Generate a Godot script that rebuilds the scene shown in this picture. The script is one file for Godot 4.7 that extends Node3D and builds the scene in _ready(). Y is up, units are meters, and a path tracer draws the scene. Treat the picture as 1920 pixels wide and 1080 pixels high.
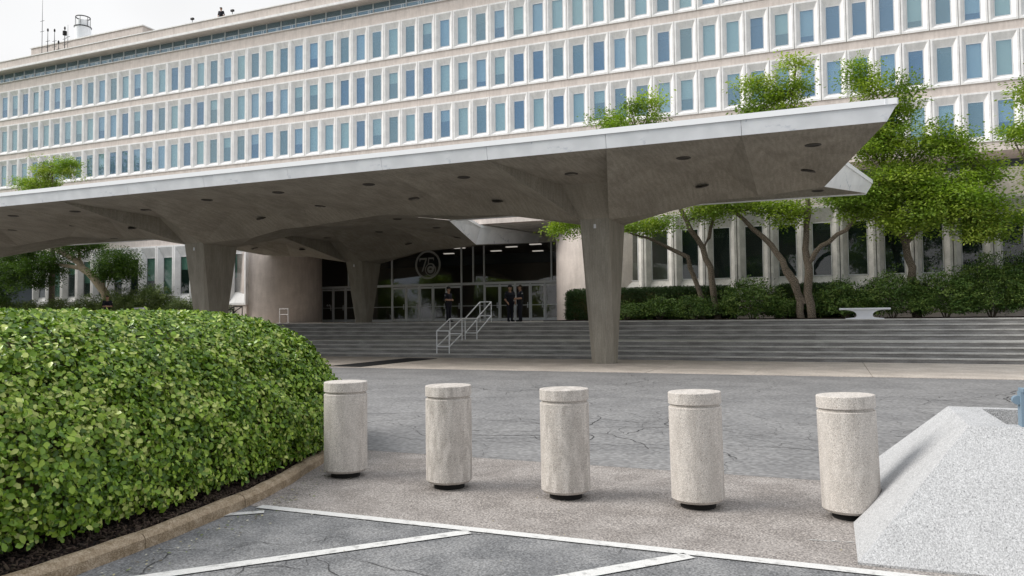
extends Node3D
# World: x runs along the facade, y up, -z from the camera towards the facade (n = -z).

var mats := {}
var used_names := {}
var rng := RandomNumberGenerator.new()
const BAY := 1.55
const PLAZA := 1.5

# ---------------------------------------------------------------- helpers
func P(x: float, y: float, n: float) -> Vector3:
	return Vector3(x, y, -n)

func numbered(called: String) -> String:
	var k: int = used_names.get(called, 0)
	used_names[called] = k + 1
	return called if k == 0 else "%s_%03d" % [called, k]

func thing(called: String, label: String, category: String, at := Vector3.ZERO, group := "") -> Node3D:
	var o := Node3D.new()
	o.name = numbered(called)
	add_child(o)
	o.position = at
	tag(o, label, category, group)
	return o

func tag(o: Node, label: String, category: String, group := "") -> void:
	o.set_meta("label", label)
	o.set_meta("category", category)
	if group != "":
		o.set_meta("group", group)

func new_st() -> SurfaceTool:
	var st := SurfaceTool.new()
	st.begin(Mesh.PRIMITIVE_TRIANGLES)
	return st

func finish(st: SurfaceTool, smooth := false) -> ArrayMesh:
	st.generate_normals()
	return st.commit()

func put(mesh: Mesh, called: String, material: Material, parent: Node, at := Vector3.ZERO) -> MeshInstance3D:
	var o := MeshInstance3D.new()
	o.mesh = mesh
	o.material_override = material
	o.position = at
	if parent == self:
		o.name = numbered(called)
		add_child(o)
	else:
		o.name = called
		parent.add_child(o, true)
	return o

func obj(st: SurfaceTool, called: String, material: Material, parent: Node, at := Vector3.ZERO) -> MeshInstance3D:
	return put(finish(st), called, material, parent, at)

func structure(o: Node) -> Node:
	o.set_meta("kind", "structure")
	return o

# triangle whose normal points away from `inside`
func tri(st: SurfaceTool, a: Vector3, b: Vector3, c: Vector3, inside: Vector3) -> void:
	var nrm := (b - a).cross(c - a)
	if nrm.dot((a + b + c) / 3.0 - inside) > 0.0:
		st.add_vertex(a); st.add_vertex(c); st.add_vertex(b)
	else:
		st.add_vertex(a); st.add_vertex(b); st.add_vertex(c)

func quad(st: SurfaceTool, a: Vector3, b: Vector3, c: Vector3, d: Vector3, inside: Vector3) -> void:
	tri(st, a, b, c, inside)
	tri(st, a, c, d, inside)

func flat_group(st: SurfaceTool) -> void:
	st.set_smooth_group(-1)

# box between two corners given as x, y, n; ch chamfers the long edges a little
func box(st: SurfaceTool, x0: float, x1: float, y0: float, y1: float, n0: float, n1: float) -> void:
	st.set_smooth_group(-1)
	var v := []
	for k in 8:
		v.append(P(x1 if k & 1 else x0, y1 if k & 2 else y0, n1 if k & 4 else n0))
	var c := P((x0 + x1) / 2, (y0 + y1) / 2, (n0 + n1) / 2)
	for f in [[0, 1, 3, 2], [4, 5, 7, 6], [0, 1, 5, 4], [2, 3, 7, 6], [0, 2, 6, 4], [1, 3, 7, 5]]:
		quad(st, v[f[0]], v[f[1]], v[f[2]], v[f[3]], c)

func box_obj(called: String, material: Material, parent: Node, x0: float, x1: float, y0: float, y1: float, n0: float, n1: float) -> MeshInstance3D:
	var st := new_st()
	box(st, x0, x1, y0, y1, n0, n1)
	return obj(st, called, material, parent)

# convex chamfered box centred on the origin, base at y = 0
func chamfer_box(w: float, h: float, d: float, c: float) -> ArrayMesh:
	var st := new_st()
	st.set_smooth_group(-1)
	var rings := [[0.0, -c], [c, 0.0], [h - c, 0.0], [h, -c]]
	loft_rect(st, w, d, c, rings)
	return finish(st)

func loft_rect(st: SurfaceTool, w: float, d: float, c: float, rings: Array) -> void:
	var loops := []
	for r in rings:
		var a: float = w / 2 + r[1]
		var b: float = d / 2 + r[1]
		var y: float = r[0]
		loops.append([Vector3(a - c, y, b), Vector3(a, y, b - c), Vector3(a, y, -b + c), Vector3(a - c, y, -b), Vector3(-a + c, y, -b), Vector3(-a, y, -b + c), Vector3(-a, y, b - c), Vector3(-a + c, y, b)])
	loft(st, loops, true)

func loft(st: SurfaceTool, loops: Array, capped: bool) -> void:
	for k in loops.size() - 1:
		var lo: Array = loops[k]
		var hi: Array = loops[k + 1]
		var mid := Vector3.ZERO
		for p in lo: mid += p
		for p in hi: mid += p
		mid /= lo.size() + hi.size()
		for i in lo.size():
			var j := (i + 1) % lo.size()
			quad(st, lo[i], lo[j], hi[j], hi[i], mid)
	if capped:
		for e in [[loops[0], loops[1]], [loops[-1], loops[-2]]]:
			var l: Array = e[0]
			var m := Vector3.ZERO
			for p in l: m += p
			m /= l.size()
			var inner := Vector3.ZERO
			for p in e[1]: inner += p
			inner /= l.size()
			if inner.distance_to(m) < 0.0001: continue
			for i in l.size():
				tri(st, l[i], l[(i + 1) % l.size()], m, inner)

# surface of revolution about y; profile = [[radius, y], ...]
func lathe(st: SurfaceTool, prof: Array, sides: int, c := Vector3.ZERO, smooth := true) -> void:
	for k in prof.size() - 1:
		st.set_smooth_group(0 if smooth else -1)
		if smooth: st.set_smooth_group(k + 1)
		var inside := c + Vector3(0, (prof[k][1] + prof[k + 1][1]) / 2, 0)
		for i in sides:
			var a := TAU * i / sides
			var b := TAU * (i + 1) / sides
			var p0 := c + Vector3(cos(a) * prof[k][0], prof[k][1], sin(a) * prof[k][0])
			var p1 := c + Vector3(cos(b) * prof[k][0], prof[k][1], sin(b) * prof[k][0])
			var q0 := c + Vector3(cos(a) * prof[k + 1][0], prof[k + 1][1], sin(a) * prof[k + 1][0])
			var q1 := c + Vector3(cos(b) * prof[k + 1][0], prof[k + 1][1], sin(b) * prof[k + 1][0])
			var up: float = prof[k + 1][1] - prof[k][1]
			var ref := inside
			if absf(up) < 0.001:
				ref = c + Vector3(0, prof[k][1] - (1.0 if prof[k + 1][0] < prof[k][0] else -1.0), 0)
			if prof[k][0] > 0.0001: tri(st, p0, p1, q1, ref)
			if prof[k + 1][0] > 0.0001: tri(st, p0, q1, q0, ref)

# tube along points with radii
func tube(st: SurfaceTool, pts: Array, radii: Array, sides := 8) -> void:
	st.set_smooth_group(0)
	var rings := []
	for k in pts.size():
		var d: Vector3 = (pts[mini(k + 1, pts.size() - 1)] - pts[maxi(k - 1, 0)]).normalized()
		var s := d.cross(Vector3.UP if absf(d.y) < 0.9 else Vector3.RIGHT).normalized()
		var t := d.cross(s)
		var ring := []
		for i in sides:
			var a := TAU * i / sides
			ring.append(pts[k] + (s * cos(a) + t * sin(a)) * radii[k])
		rings.append(ring)
	for k in pts.size() - 1:
		var mid: Vector3 = (pts[k] + pts[k + 1]) / 2
		for i in sides:
			var j := (i + 1) % sides
			quad(st, rings[k][i], rings[k][j], rings[k + 1][j], rings[k + 1][i], mid)
	st.set_smooth_group(-1)
	for e in [[0, 1], [pts.size() - 1, pts.size() - 2]]:
		for i in sides:
			tri(st, rings[e[0]][i], rings[e[0]][(i + 1) % sides], pts[e[0]], pts[e[1]])

# ---------------------------------------------------------------- textures and materials
# layers: [noise type, frequency, octaves, seed, amplitude, tint, low, high]; amplitude in sRGB units
func make_tex(size: int, base: Color, layers: Array) -> ImageTexture:
	var datas := []
	for l in layers:
		var f := FastNoiseLite.new()
		f.noise_type = l[0]
		f.frequency = l[1]
		f.fractal_octaves = l[2]
		f.seed = l[3]
		if l.size() > 8:
			f.fractal_type = l[8]
		if l.size() > 9 and l[9] > 0.0:
			f.domain_warp_enabled = true
			f.domain_warp_amplitude = l[9]
			f.domain_warp_frequency = l[1] * 0.7
		if l.size() > 10:
			var short := f.get_seamless_image(size, int(size / l[10]))
			short.resize(size, size, Image.INTERPOLATE_CUBIC)
			datas.append(short.get_data())
		else:
			datas.append(f.get_seamless_image(size, size).get_data())
	var luts := []
	for l in layers:
		var lut := []
		for v in 256:
			var t: float = smoothstep(l[6], l[7], v / 255.0) - 0.5
			lut.append(Vector3(l[5].r, l[5].g, l[5].b) * (t * l[4] * 255.0))
		luts.append(lut)
	var out := PackedByteArray()
	out.resize(size * size * 3)
	var b3 := Vector3(base.r, base.g, base.b) * 255.0
	var nl := layers.size()
	for i in size * size:
		var c := b3
		for k in nl:
			c += luts[k][datas[k][i]]
		out[i * 3] = clampi(int(c.x), 0, 255)
		out[i * 3 + 1] = clampi(int(c.y), 0, 255)
		out[i * 3 + 2] = clampi(int(c.z), 0, 255)
	return ImageTexture.create_from_image(Image.create_from_data(size, size, false, Image.FORMAT_RGB8, out))

func bump_tex(size: int, freq: float, octaves: int, sd: int, type := FastNoiseLite.TYPE_SIMPLEX) -> ImageTexture:
	var f := FastNoiseLite.new()
	f.noise_type = type
	f.frequency = freq
	f.fractal_octaves = octaves
	f.seed = sd
	var im := f.get_seamless_image(size, size)
	im.convert(Image.FORMAT_RGBA8)
	im.bump_map_to_normal_map(3.0)
	return ImageTexture.create_from_image(im)

func mat(called: String, color: Color, rough: float, tex: Texture2D = null, tile := 1.0, normal: Texture2D = null, nscale := 1.0) -> StandardMaterial3D:
	var m := StandardMaterial3D.new()
	m.resource_name = called
	m.albedo_color = color
	m.roughness = rough
	m.metallic_specular = 0.4
	if tex:
		m.albedo_texture = tex
	if normal:
		m.normal_enabled = true
		m.normal_texture = normal
		m.normal_scale = nscale
	if tex or normal:
		m.uv1_triplanar = true
		m.uv1_world_triplanar = true
		m.uv1_scale = Vector3.ONE / tile
		m.uv1_triplanar_sharpness = 4.0
	mats[called] = m
	return m

func srgb(r: float, g: float, b: float) -> Color:
	return Color(r / 255.0, g / 255.0, b / 255.0)

const GRAY := Color(1, 1, 1)
func make_materials() -> void:
	var V := FastNoiseLite.TYPE_VALUE
	var S := FastNoiseLite.TYPE_SIMPLEX
	var C := FastNoiseLite.TYPE_CELLULAR
	var RIDGE := FastNoiseLite.FRACTAL_RIDGED
	var FBM := FastNoiseLite.FRACTAL_FBM
	var grain := bump_tex(512, 0.22, 2, 5)
	var rough_grain := bump_tex(512, 0.12, 3, 8)
	# asphalt: weathered grey with fine stone grain and patches
	mat("asphalt", GRAY, 0.9, make_tex(512, srgb(126, 125, 125), [[V, 0.5, 1, 1, 0.09, GRAY, 0.1, 0.9], [S, 0.008, 4, 2, 0.045, Color(1, 0.98, 0.95), 0.1, 0.9], [S, 0.2, 2, 3, 0.03, GRAY, 0.2, 0.8]]), 9.0, grain, 0.2)
	mat("parking_asphalt", GRAY, 0.92, make_tex(1024, srgb(121, 121, 122), [[V, 0.5, 1, 11, 0.15, GRAY, 0.1, 0.9], [S, 0.006, 4, 12, 0.09, Color(1, 0.97, 0.93), 0.1, 0.9], [S, 0.1, 2, 13, 0.04, GRAY, 0.2, 0.8]]), 4.0, grain, 0.35)
	mat("apron_concrete", GRAY, 0.9, make_tex(1024, srgb(159, 152, 147), [[V, 0.5, 1, 21, 0.20, Color(1, 0.97, 0.94), 0.15, 0.85], [S, 0.006, 4, 22, 0.07, GRAY, 0.1, 0.9], [V, 0.5, 1, 23, 0.14, Color(1, 0.95, 0.9), 0.8, 0.9]]), 4.0, grain, 0.4)
	for v in [["bollard_aggregate", 165.0, 0.05, 34], ["bollard_weathered", 160.0, 0.10, 36]]:
		mat(v[0], GRAY, 0.9, make_tex(512, srgb(v[1], v[1] - 10, v[1] - 18), [[C, 0.35, 1, 31, 0.10, Color(1, 0.98, 0.95), 0.1, 0.8], [V, 0.5, 1, 32, 0.14, Color(1, 0.97, 0.93), 0.2, 0.8], [S, 0.02, 4, 33, v[2], GRAY, 0.15, 0.85, FBM, 20.0, 5.0], [V, 0.5, 1, v[3], -0.28, Color(0.9, 1, 1.05), 0.8, 0.9]]), 0.9, grain, 0.4)
	mat("planter_aggregate", GRAY, 0.9, make_tex(1024, srgb(146, 146, 147), [[V, 0.5, 1, 41, 0.18, GRAY, 0.1, 0.9], [C, 0.3, 1, 42, 0.10, GRAY, 0.1, 0.8], [S, 0.006, 4, 43, 0.03, GRAY, 0.1, 0.9], [V, 0.5, 1, 44, -0.26, GRAY, 0.8, 0.9]]), 2.6, grain, 0.15)
	# marble: pale with soft blue-grey veins
	mat("marble", GRAY, 0.4, make_tex(512, srgb(206, 210, 217), [[S, 0.005, 4, 51, -0.22, Color(1.1, 1.0, 0.85), 0.78, 1.0, RIDGE, 50.0], [S, 0.01, 4, 52, 0.05, Color(1, 0.98, 0.95), 0.1, 0.9, FBM, 30.0]]), 6.0)
	mat("white_metal", srgb(238, 239, 241), 0.4)
	# soffit concrete: brown-grey, board marks and water stains
	var concrete := make_tex(512, srgb(140, 134, 123), [[S, 0.006, 5, 61, 0.05, Color(1, 0.98, 0.92), 0.1, 0.9, FBM, 40.0], [S, 0.08, 3, 62, 0.05, GRAY, 0.1, 0.9, FBM, 0.0, 8.0], [V, 0.5, 1, 63, 0.05, GRAY, 0.1, 0.9], [S, 0.008, 4, 64, 0.03, Color(1, 1.02, 1.0), 0.8, 1.0, RIDGE, 40.0], [V, 0.4, 1, 74, -0.08, GRAY, 0.88, 0.94]])
	mat("soffit_concrete", GRAY, 0.85, concrete, 6.0, grain, 0.15)
	var cc := mat("column_concrete", GRAY, 0.85, concrete, 4.0, grain, 0.2)
	cc.uv1_scale = Vector3(0.5, 0.16, 0.5)
	mat("precast", GRAY, 0.8, make_tex(512, srgb(232, 230, 229), [[S, 0.01, 4, 81, 0.04, Color(1, 0.98, 0.96), 0.2, 0.8], [V, 0.3, 1, 82, 0.03, GRAY, 0.1, 0.9], [S, 0.03, 3, 83, 0.03, GRAY, 0.1, 0.9, FBM, 0.0, 6.0]]), 5.0)
	mat("podium_precast", GRAY, 0.8, make_tex(512, srgb(208, 204, 199), [[S, 0.012, 4, 86, 0.07, Color(1, 0.98, 0.96), 0.2, 0.8], [V, 0.3, 1, 87, 0.05, GRAY, 0.1, 0.9]]), 5.0)
	mat("beige_wall", GRAY, 0.85, make_tex(512, srgb(208, 197, 190), [[S, 0.01, 4, 91, 0.04, Color(1, 0.97, 0.94), 0.1, 0.9], [V, 0.35, 1, 92, 0.03, GRAY, 0.1, 0.9], [S, 0.04, 3, 93, 0.04, GRAY, 0.1, 0.9, FBM, 0.0, 6.0]]), 6.0)
	mat("sidewalk", GRAY, 0.9, make_tex(512, srgb(192, 182, 172), [[S, 0.008, 5, 101, 0.08, Color(1, 0.98, 0.94), 0.1, 0.9, FBM, 40.0], [V, 0.5, 1, 102, 0.07, GRAY, 0.1, 0.9], [S, 0.1, 2, 103, 0.03, GRAY, 0.2, 0.8]]), 7.0, grain, 0.2)

	# treads coloured paler to paint in their skylight; the risers carry years of dark scuffs and run-off that the photograph shows in and out of the canopy's shade
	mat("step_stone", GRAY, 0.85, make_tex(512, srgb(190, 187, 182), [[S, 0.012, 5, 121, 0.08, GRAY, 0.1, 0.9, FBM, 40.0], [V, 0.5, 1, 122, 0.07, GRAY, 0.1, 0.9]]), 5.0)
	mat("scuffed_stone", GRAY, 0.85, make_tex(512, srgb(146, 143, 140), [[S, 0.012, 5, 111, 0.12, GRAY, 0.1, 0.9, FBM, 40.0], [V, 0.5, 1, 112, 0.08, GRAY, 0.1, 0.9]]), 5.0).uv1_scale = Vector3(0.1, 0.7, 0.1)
	mat("kerb_stone", GRAY, 0.9, make_tex(512, srgb(158, 141, 119), [[S, 0.02, 5, 131, 0.10, Color(1, 1, 1.05), 0.1, 0.9], [V, 0.4, 1, 132, 0.13, GRAY, 0.1, 0.9]]), 1.5, grain, 0.6)
	mat("mulch", GRAY, 1.0, make_tex(512, srgb(66, 50, 42), [[C, 0.12, 1, 141, 0.28, Color(1, 0.9, 0.82), 0.05, 0.8], [V, 0.4, 2, 142, 0.20, Color(1, 0.9, 0.8), 0.2, 0.8], [V, 0.5, 1, 143, 0.3, Color(1, 0.9, 0.75), 0.86, 0.93]]), 1.6, rough_grain, 1.5)
	mat("white_paint", GRAY, 0.85, make_tex(512, srgb(188, 187, 185), [[V, 0.45, 1, 151, 0.06, GRAY, 0.1, 0.9], [S, 0.02, 5, 152, -0.14, GRAY, 0.6, 0.9]]), 1.6)
	mat("crack_fill", srgb(62, 61, 62), 0.95)
	mat("black_mat", srgb(28, 28, 30), 0.95)
	mat("terrain_grass", GRAY, 1.0, make_tex(512, srgb(74, 88, 48), [[V, 0.3, 2, 161, 0.2, GRAY, 0.1, 0.9], [S, 0.02, 4, 162, 0.12, GRAY, 0.2, 0.8]]), 3.0)
	mat("dark_metal", srgb(46, 44, 44), 0.5).metallic = 0.6
	mat("bolt_black", srgb(30, 29, 29), 0.8)
	var alu := mat("aluminium", srgb(230, 231, 233), 0.4)
	alu.metallic = 0.1
	mat("rail_white", srgb(240, 240, 242), 0.4)
	mat("rail_dark", srgb(66, 66, 68), 0.5)
	mat("blue_steel", srgb(120, 140, 156), 0.5)
	mat("frame_white", srgb(232, 231, 232), 0.5)
	mat("blind", srgb(218, 244, 236), 0.9)
	mat("blind_teal", srgb(132, 186, 166), 0.9)
	mat("interior", srgb(74, 82, 88), 0.9)
	mat("lobby_stone", srgb(112, 106, 100), 0.7)
	mat("ring_metal", srgb(78, 74, 70), 0.6)
	mat("downlight_dark", srgb(52, 48, 44), 0.5)
	mat("stone_white", srgb(222, 222, 226), 0.6)
	mat("roof_gravel", srgb(150, 146, 140), 0.95)
	mat("emblem", srgb(176, 176, 174), 0.7)
	mat("bark", GRAY, 0.95, make_tex(512, srgb(104, 94, 82), [[S, 0.03, 4, 171, 0.28, Color(1, 0.97, 0.94), 0.2, 0.8], [V, 0.25, 2, 172, 0.16, GRAY, 0.1, 0.9]]), 0.8, rough_grain, 1.2)
	mat("pale_bark", GRAY, 0.95, make_tex(512, srgb(150, 138, 116), [[S, 0.03, 4, 176, 0.26, Color(1, 0.97, 0.94), 0.2, 0.8], [V, 0.25, 2, 177, 0.14, GRAY, 0.1, 0.9]]), 0.8, rough_grain, 1.0)
	# office glass tinted to paint blue sky reflections; clearer dark glass at ground level
	var g := mat("office_glass", srgb(150, 184, 202), 0.02)
	g.metallic = 0.4
	g.albedo_color.a = 0.0
	g.transparency = BaseMaterial3D.TRANSPARENCY_ALPHA
	g.metallic_specular = 0.5
	for e in [["office_glass_blue", srgb(138, 174, 204)], ["office_glass_grey", srgb(154, 186, 200)]]:
		var g2: StandardMaterial3D = g.duplicate()
		g2.resource_name = e[0]
		g2.albedo_color = Color(e[1].r, e[1].g, e[1].b, 0.0)
		mats[e[0]] = g2
	g = mat("ribbon_glass", srgb(70, 110, 112), 0.02)
	g.albedo_color.a = 0.3
	g.transparency = BaseMaterial3D.TRANSPARENCY_ALPHA
	g.metallic_specular = 0.5
	g = mat("podium_glass", srgb(38, 58, 52), 0.02)
	g.albedo_color.a = 0.22
	g.transparency = BaseMaterial3D.TRANSPARENCY_ALPHA
	g.metallic_specular = 0.5
	g = mat("lobby_glass", srgb(18, 20, 20), 0.02)
	g.albedo_color.a = 0.12
	g.transparency = BaseMaterial3D.TRANSPARENCY_ALPHA
	g.metallic_specular = 0.5
	var lamp := mat("lamp_glow", srgb(255, 250, 240), 0.5)
	lamp.emission_enabled = true
	lamp.emission = srgb(255, 248, 236)
	lamp.emission_energy_multiplier = 0.55
	for f in [["leaf_tree", 0.5], ["leaf_shrub", 0.55], ["leaf_hedge", 0.22]]:
		var m := mat(f[0], Color.WHITE, f[1])
		m.vertex_color_use_as_albedo = true
		m.backlight_enabled = true
		m.backlight = Color(0.9, 0.95, 0.45) if f[0] == "leaf_tree" else Color(0.45, 0.5, 0.2)
		m.metallic_specular = 0.38
		m.cull_mode = BaseMaterial3D.CULL_DISABLED
	mat("hedge_core", srgb(88, 84, 52), 1.0)
	mat("person_cloth", Color.WHITE, 0.85).vertex_color_use_as_albedo = true
	mat("cup_paper", srgb(225, 222, 216), 0.7)
	mat("leather", srgb(18, 18, 20), 0.5)

# ---------------------------------------------------------------- camera, sky, sun
func make_view() -> void:
	var cam := Camera3D.new()
	cam.name = "camera"
	cam.position = Vector3(0, 1.65, 0)
	cam.rotation_degrees = Vector3(2.28, 22.48, -0.54)
	cam.fov = 41.11
	cam.far = 900.0
	cam.near = 0.1
	add_child(cam)
	cam.current = true
	var env := Environment.new()
	env.background_mode = Environment.BG_SKY
	env.tonemap_mode = Environment.TONE_MAPPER_LINEAR
	env.tonemap_exposure = 1.0
	env.sdfgi_enabled = true
	env.ssao_enabled = true
	env.ssil_enabled = true
	var f := FastNoiseLite.new()
	f.seed = 9
	f.frequency = 1.6
	f.fractal_octaves = 5
	var w := 768
	var h := 384
	var im := Image.create(w, h, false, Image.FORMAT_RGBF)
	for j in h:
		var el := (0.5 - (j + 0.5) / h) * PI
		for i in w:
			var az := (i + 0.5) / w * TAU
			if el < 0.0:
				im.set_pixel(i, j, Color(0.22, 0.21, 0.2))
				continue
			var d := Vector3(cos(az) * cos(el), sin(el) * 1.8, sin(az) * cos(el))
			var c := f.get_noise_3dv(d * 1.2)
			var l := 1.08 * (0.8 + 0.2 * sin(el)) * (1.0 + 0.14 * c)
			var gap := smoothstep(0.02, 0.42, -c) * 0.85
			im.set_pixel(i, j, Color(l * lerpf(0.985, 0.62, gap), l * lerpf(0.99, 0.82, gap), l * lerpf(1.0, 1.06, gap)))
	var ps := PanoramaSkyMaterial.new()
	ps.panorama = ImageTexture.create_from_image(im)
	var sky := Sky.new()
	sky.sky_material = ps
	env.sky = sky
	var we := WorldEnvironment.new()
	we.name = "world_environment"
	we.environment = env
	add_child(we)
	var sun := DirectionalLight3D.new()
	sun.name = "sun"
	sun.light_energy = 1.15
	sun.light_color = Color(1.0, 0.985, 0.96)
	sun.light_angular_distance = 34.0
	sun.shadow_enabled = true
	add_child(sun)
	# high, from the left and a little behind the camera
	sun.look_at_from_position(Vector3(-10, 9.2, 4.8), Vector3.ZERO)

# ---------------------------------------------------------------- ground
func make_ground() -> void:
	structure(box_obj("terrain", mats.terrain_grass, self, -400, 400, -0.6, -0.03, -300, 400))
	var road := structure(box_obj("road", mats.asphalt, self, -90, 60, -0.3, 0.0, 8.36, 22.6)) as MeshInstance3D
	var parking := structure(box_obj("parking_lot", mats.parking_asphalt, self, -60, 60, -0.3, 0.0, -40, 5.5)) as MeshInstance3D
	structure(box_obj("concrete_apron", mats.apron_concrete, self, -90, 60, -0.3, 0.004, 5.502, 8.328))
	# painted lines
	for l in [[Vector2(-4.72, 5.5), Vector2(9.0, 5.44), 0.105], [Vector2(-2.62, 5.42), Vector2(-4.5, 3.3), 0.115], [Vector2(-0.94, 5.42), Vector2(-2.9, 3.2), 0.125], [Vector2(-4.55, 5.36), Vector2(-4.9, 5.08), 0.09]]:
		var st := new_st()
		st.set_smooth_group(-1)
		var a: Vector2 = l[0]
		var b: Vector2 = l[1]
		var s := (b - a).orthogonal().normalized() * float(l[2]) * 0.5
		var y := 0.008
		quad(st, P(a.x + s.x, y, a.y + s.y), P(b.x + s.x, y, b.y + s.y), P(b.x - s.x, y, b.y - s.y), P(a.x - s.x, y, a.y - s.y), P(a.x, -5, a.y))
		obj(st, "painted_line", mats.white_paint, parking)
	# a worn scrap of paint on the apron
	rng.seed = 5
	for k in 26:
		var st := new_st()
		var x0 := -0.34 + 0.43 * pow(rng.randf(), 0.7)
		var n0 := 6.08 + (x0 + 0.34) * 0.13 + rng.randfn(0, 0.007)
		var w := rng.randf_range(0.012, 0.045)
		var d := rng.randf_range(0.004, 0.014)
		quad(st, P(x0, 0.008, n0), P(x0 + w, 0.008, n0 + d * 0.4), P(x0 + w * 0.8, 0.008, n0 + d), P(x0 + w * 0.2, 0.008, n0 + d * 0.8), P(x0, -5, 6))
		obj(st, "paint_scrap", mats.white_paint, parking)
	# cracks: thin winding ribbons
	var starts := []
	rng.seed = 77
	for k in 44:
		starts.append([road, Vector2(rng.randf_range(-16, 6), rng.randf_range(8.8, 21.5)), rng.randf_range(0, TAU), rng.randf_range(1.0, 4.0), rng.randf_range(0.012, 0.03)])
	for c in [[-8.0, 9.6, 0.1, 9.0, 0.012], [-9, 11.3, 0.02, 12.0, 0.014], [-12, 14.5, -0.02, 16.0, 0.016], [-3.2, 9.4, 1.9, 3.4, 0.03], [-1.0, 9.2, 1.8, 3.8, 0.035], [-5.2, 9.7, 0.25, 2.6, 0.03], [-1.9, 9.3, 2.4, 2.2, 0.02], [0.6, 10.5, 1.2, 4.0, 0.022]]:
		starts.append([road, Vector2(c[0], c[1]), c[2], c[3], c[4]])
	for k in 30:
		starts.append([parking, Vector2(rng.randf_range(-4.2, 0.6), rng.randf_range(3.2, 5.2)), rng.randf_range(0, TAU), rng.randf_range(0.3, 1.5), rng.randf_range(0.005, 0.012)])
	for c in starts:
		crack(c[0], c[1], c[2], c[3], c[4], c[0] == parking)
	# the straight joint between road and apron is a real gap (8.328 to 8.36); dark bed below it
	structure(box_obj("gravel_bed", mats.crack_fill, self, -90, 60, -0.5, -0.02, 5.4, 22.7))

func crack(parent: Node, at: Vector2, dir: float, length: float, width: float, parking: bool) -> void:
	var st := new_st()
	st.set_smooth_group(-1)
	var todo := [[at, dir, length, width, 0]]
	while todo.size() > 0:
		var c: Array = todo.pop_back()
		var step := 0.07
		var p: Vector2 = c[0]
		var d: float = c[1]
		var n := int(c[2] / step)
		var last_l := p
		var last_r := p
		for k in n + 1:
			d += rng.randf_range(-0.75, 0.75)
			d = lerpf(d, c[1], 0.3)
			var w: float = c[3] * (1.0 - 0.75 * absf(2.0 * k / maxf(1.0, n) - 1.0)) * rng.randf_range(0.35, 1.2)
			var q := p + Vector2(cos(d), sin(d)) * step
			if parking:
				q.y = minf(q.y, 5.42)
			else:
				q.y = clampf(q.y, 8.4, 22.5)
			var s := Vector2(-sin(d), cos(d)) * w * 0.5
			var y := 0.005
			if k > 0:
				quad(st, P(last_l.x, y, last_l.y), P(q.x + s.x, y, q.y + s.y), P(q.x - s.x, y, q.y - s.y), P(last_r.x, y, last_r.y), P(p.x, -5, p.y))
			last_l = q + s
			last_r = q - s
			p = q
			if c[4] < 2 and rng.randf() < 0.05:
				todo.append([q, d + (0.9 if rng.randf() < 0.5 else -0.9) * rng.randf_range(0.7, 1.3), c[2] * rng.randf_range(0.25, 0.6), c[3] * 0.6, c[4] + 1])
	obj(st, "crack", mats.crack_fill, parent)

func make_steps() -> void:
	var walk := Node3D.new()
	walk.name = "sidewalk"
	add_child(walk)
	structure(walk)
	box_obj("slab_bed", mats.crack_fill, walk, -90, 60, -0.3, -0.012, 22.62, 29.4)
	var x := -60.0
	var k := 0
	while x < 24.0:
		for r in 2:
			var n0 := 22.615 + r * 3.35
			var st := new_st()
			box(st, x + 0.006, x + 3.042, -0.1, 0.012 + 0.003 * ((k * 7 + r * 3) % 3), n0, n0 + 3.338)
			obj(st, "paving_slab", mats.sidewalk, walk)
		x += 3.05
		k += 1
	var steps := Node3D.new()
	steps.name = "steps"
	add_child(steps)
	structure(steps)
	var tops := [0.175, 0.35, 0.525, 0.70, 0.90, 1.10, 1.30, 1.50]
	var fronts := [29.32, 29.76, 30.2, 30.64, 32.6, 33.0, 33.4, 33.8]
	var backs := [29.76, 30.2, 30.64, 32.6, 33.0, 33.4, 33.8, 35.9]
	for s in 8:
		var lo: float = 0.0 if s == 0 else tops[s - 1]
		var off: float = [0.0, 2.7, 1.1, 3.9, 0.6, 3.1, 1.9, 4.4][s]
		var xx: float = -62.0 + off
		while xx < 30.0:
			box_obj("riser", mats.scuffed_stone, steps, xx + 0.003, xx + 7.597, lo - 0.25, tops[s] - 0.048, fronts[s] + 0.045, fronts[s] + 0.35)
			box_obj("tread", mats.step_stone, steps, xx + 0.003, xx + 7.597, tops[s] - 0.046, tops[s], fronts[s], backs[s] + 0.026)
			xx += 7.6
	# plaza paving behind the top step
	var plaza := Node3D.new()
	plaza.name = "plaza"
	add_child(plaza)
	structure(plaza)
	box_obj("paving_bed", mats.crack_fill, plaza, -70, 45, -0.2, PLAZA - 0.02, 35.93, 61)
	x = -36.2
	while x < -13.0:
		for r in 3:
			box_obj("paving_slab", mats.sidewalk, plaza, x + 0.005, x + 2.895, PLAZA - 0.1, PLAZA, 35.935 + r * 3.33, 35.935 + r * 3.33 + 3.32)
		x += 2.9
	# planting beds along the wall
	structure(box_obj("planting_bed", mats.mulch, self, -13.2, 45, 1.3, PLAZA + 0.05, 35.93, 39.6))
	structure(box_obj("planting_bed", mats.mulch, self, -70, -36.3, 1.3, PLAZA + 0.05, 35.93, 39.6))
	var m := box_obj("entrance_mat", mats.black_mat, self, -16.5, -15.1, 0.02, 0.032, 22.7, 28.3)
	tag(m, "long black runner mat lying across the pale sidewalk before the steps", "mat")

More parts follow.
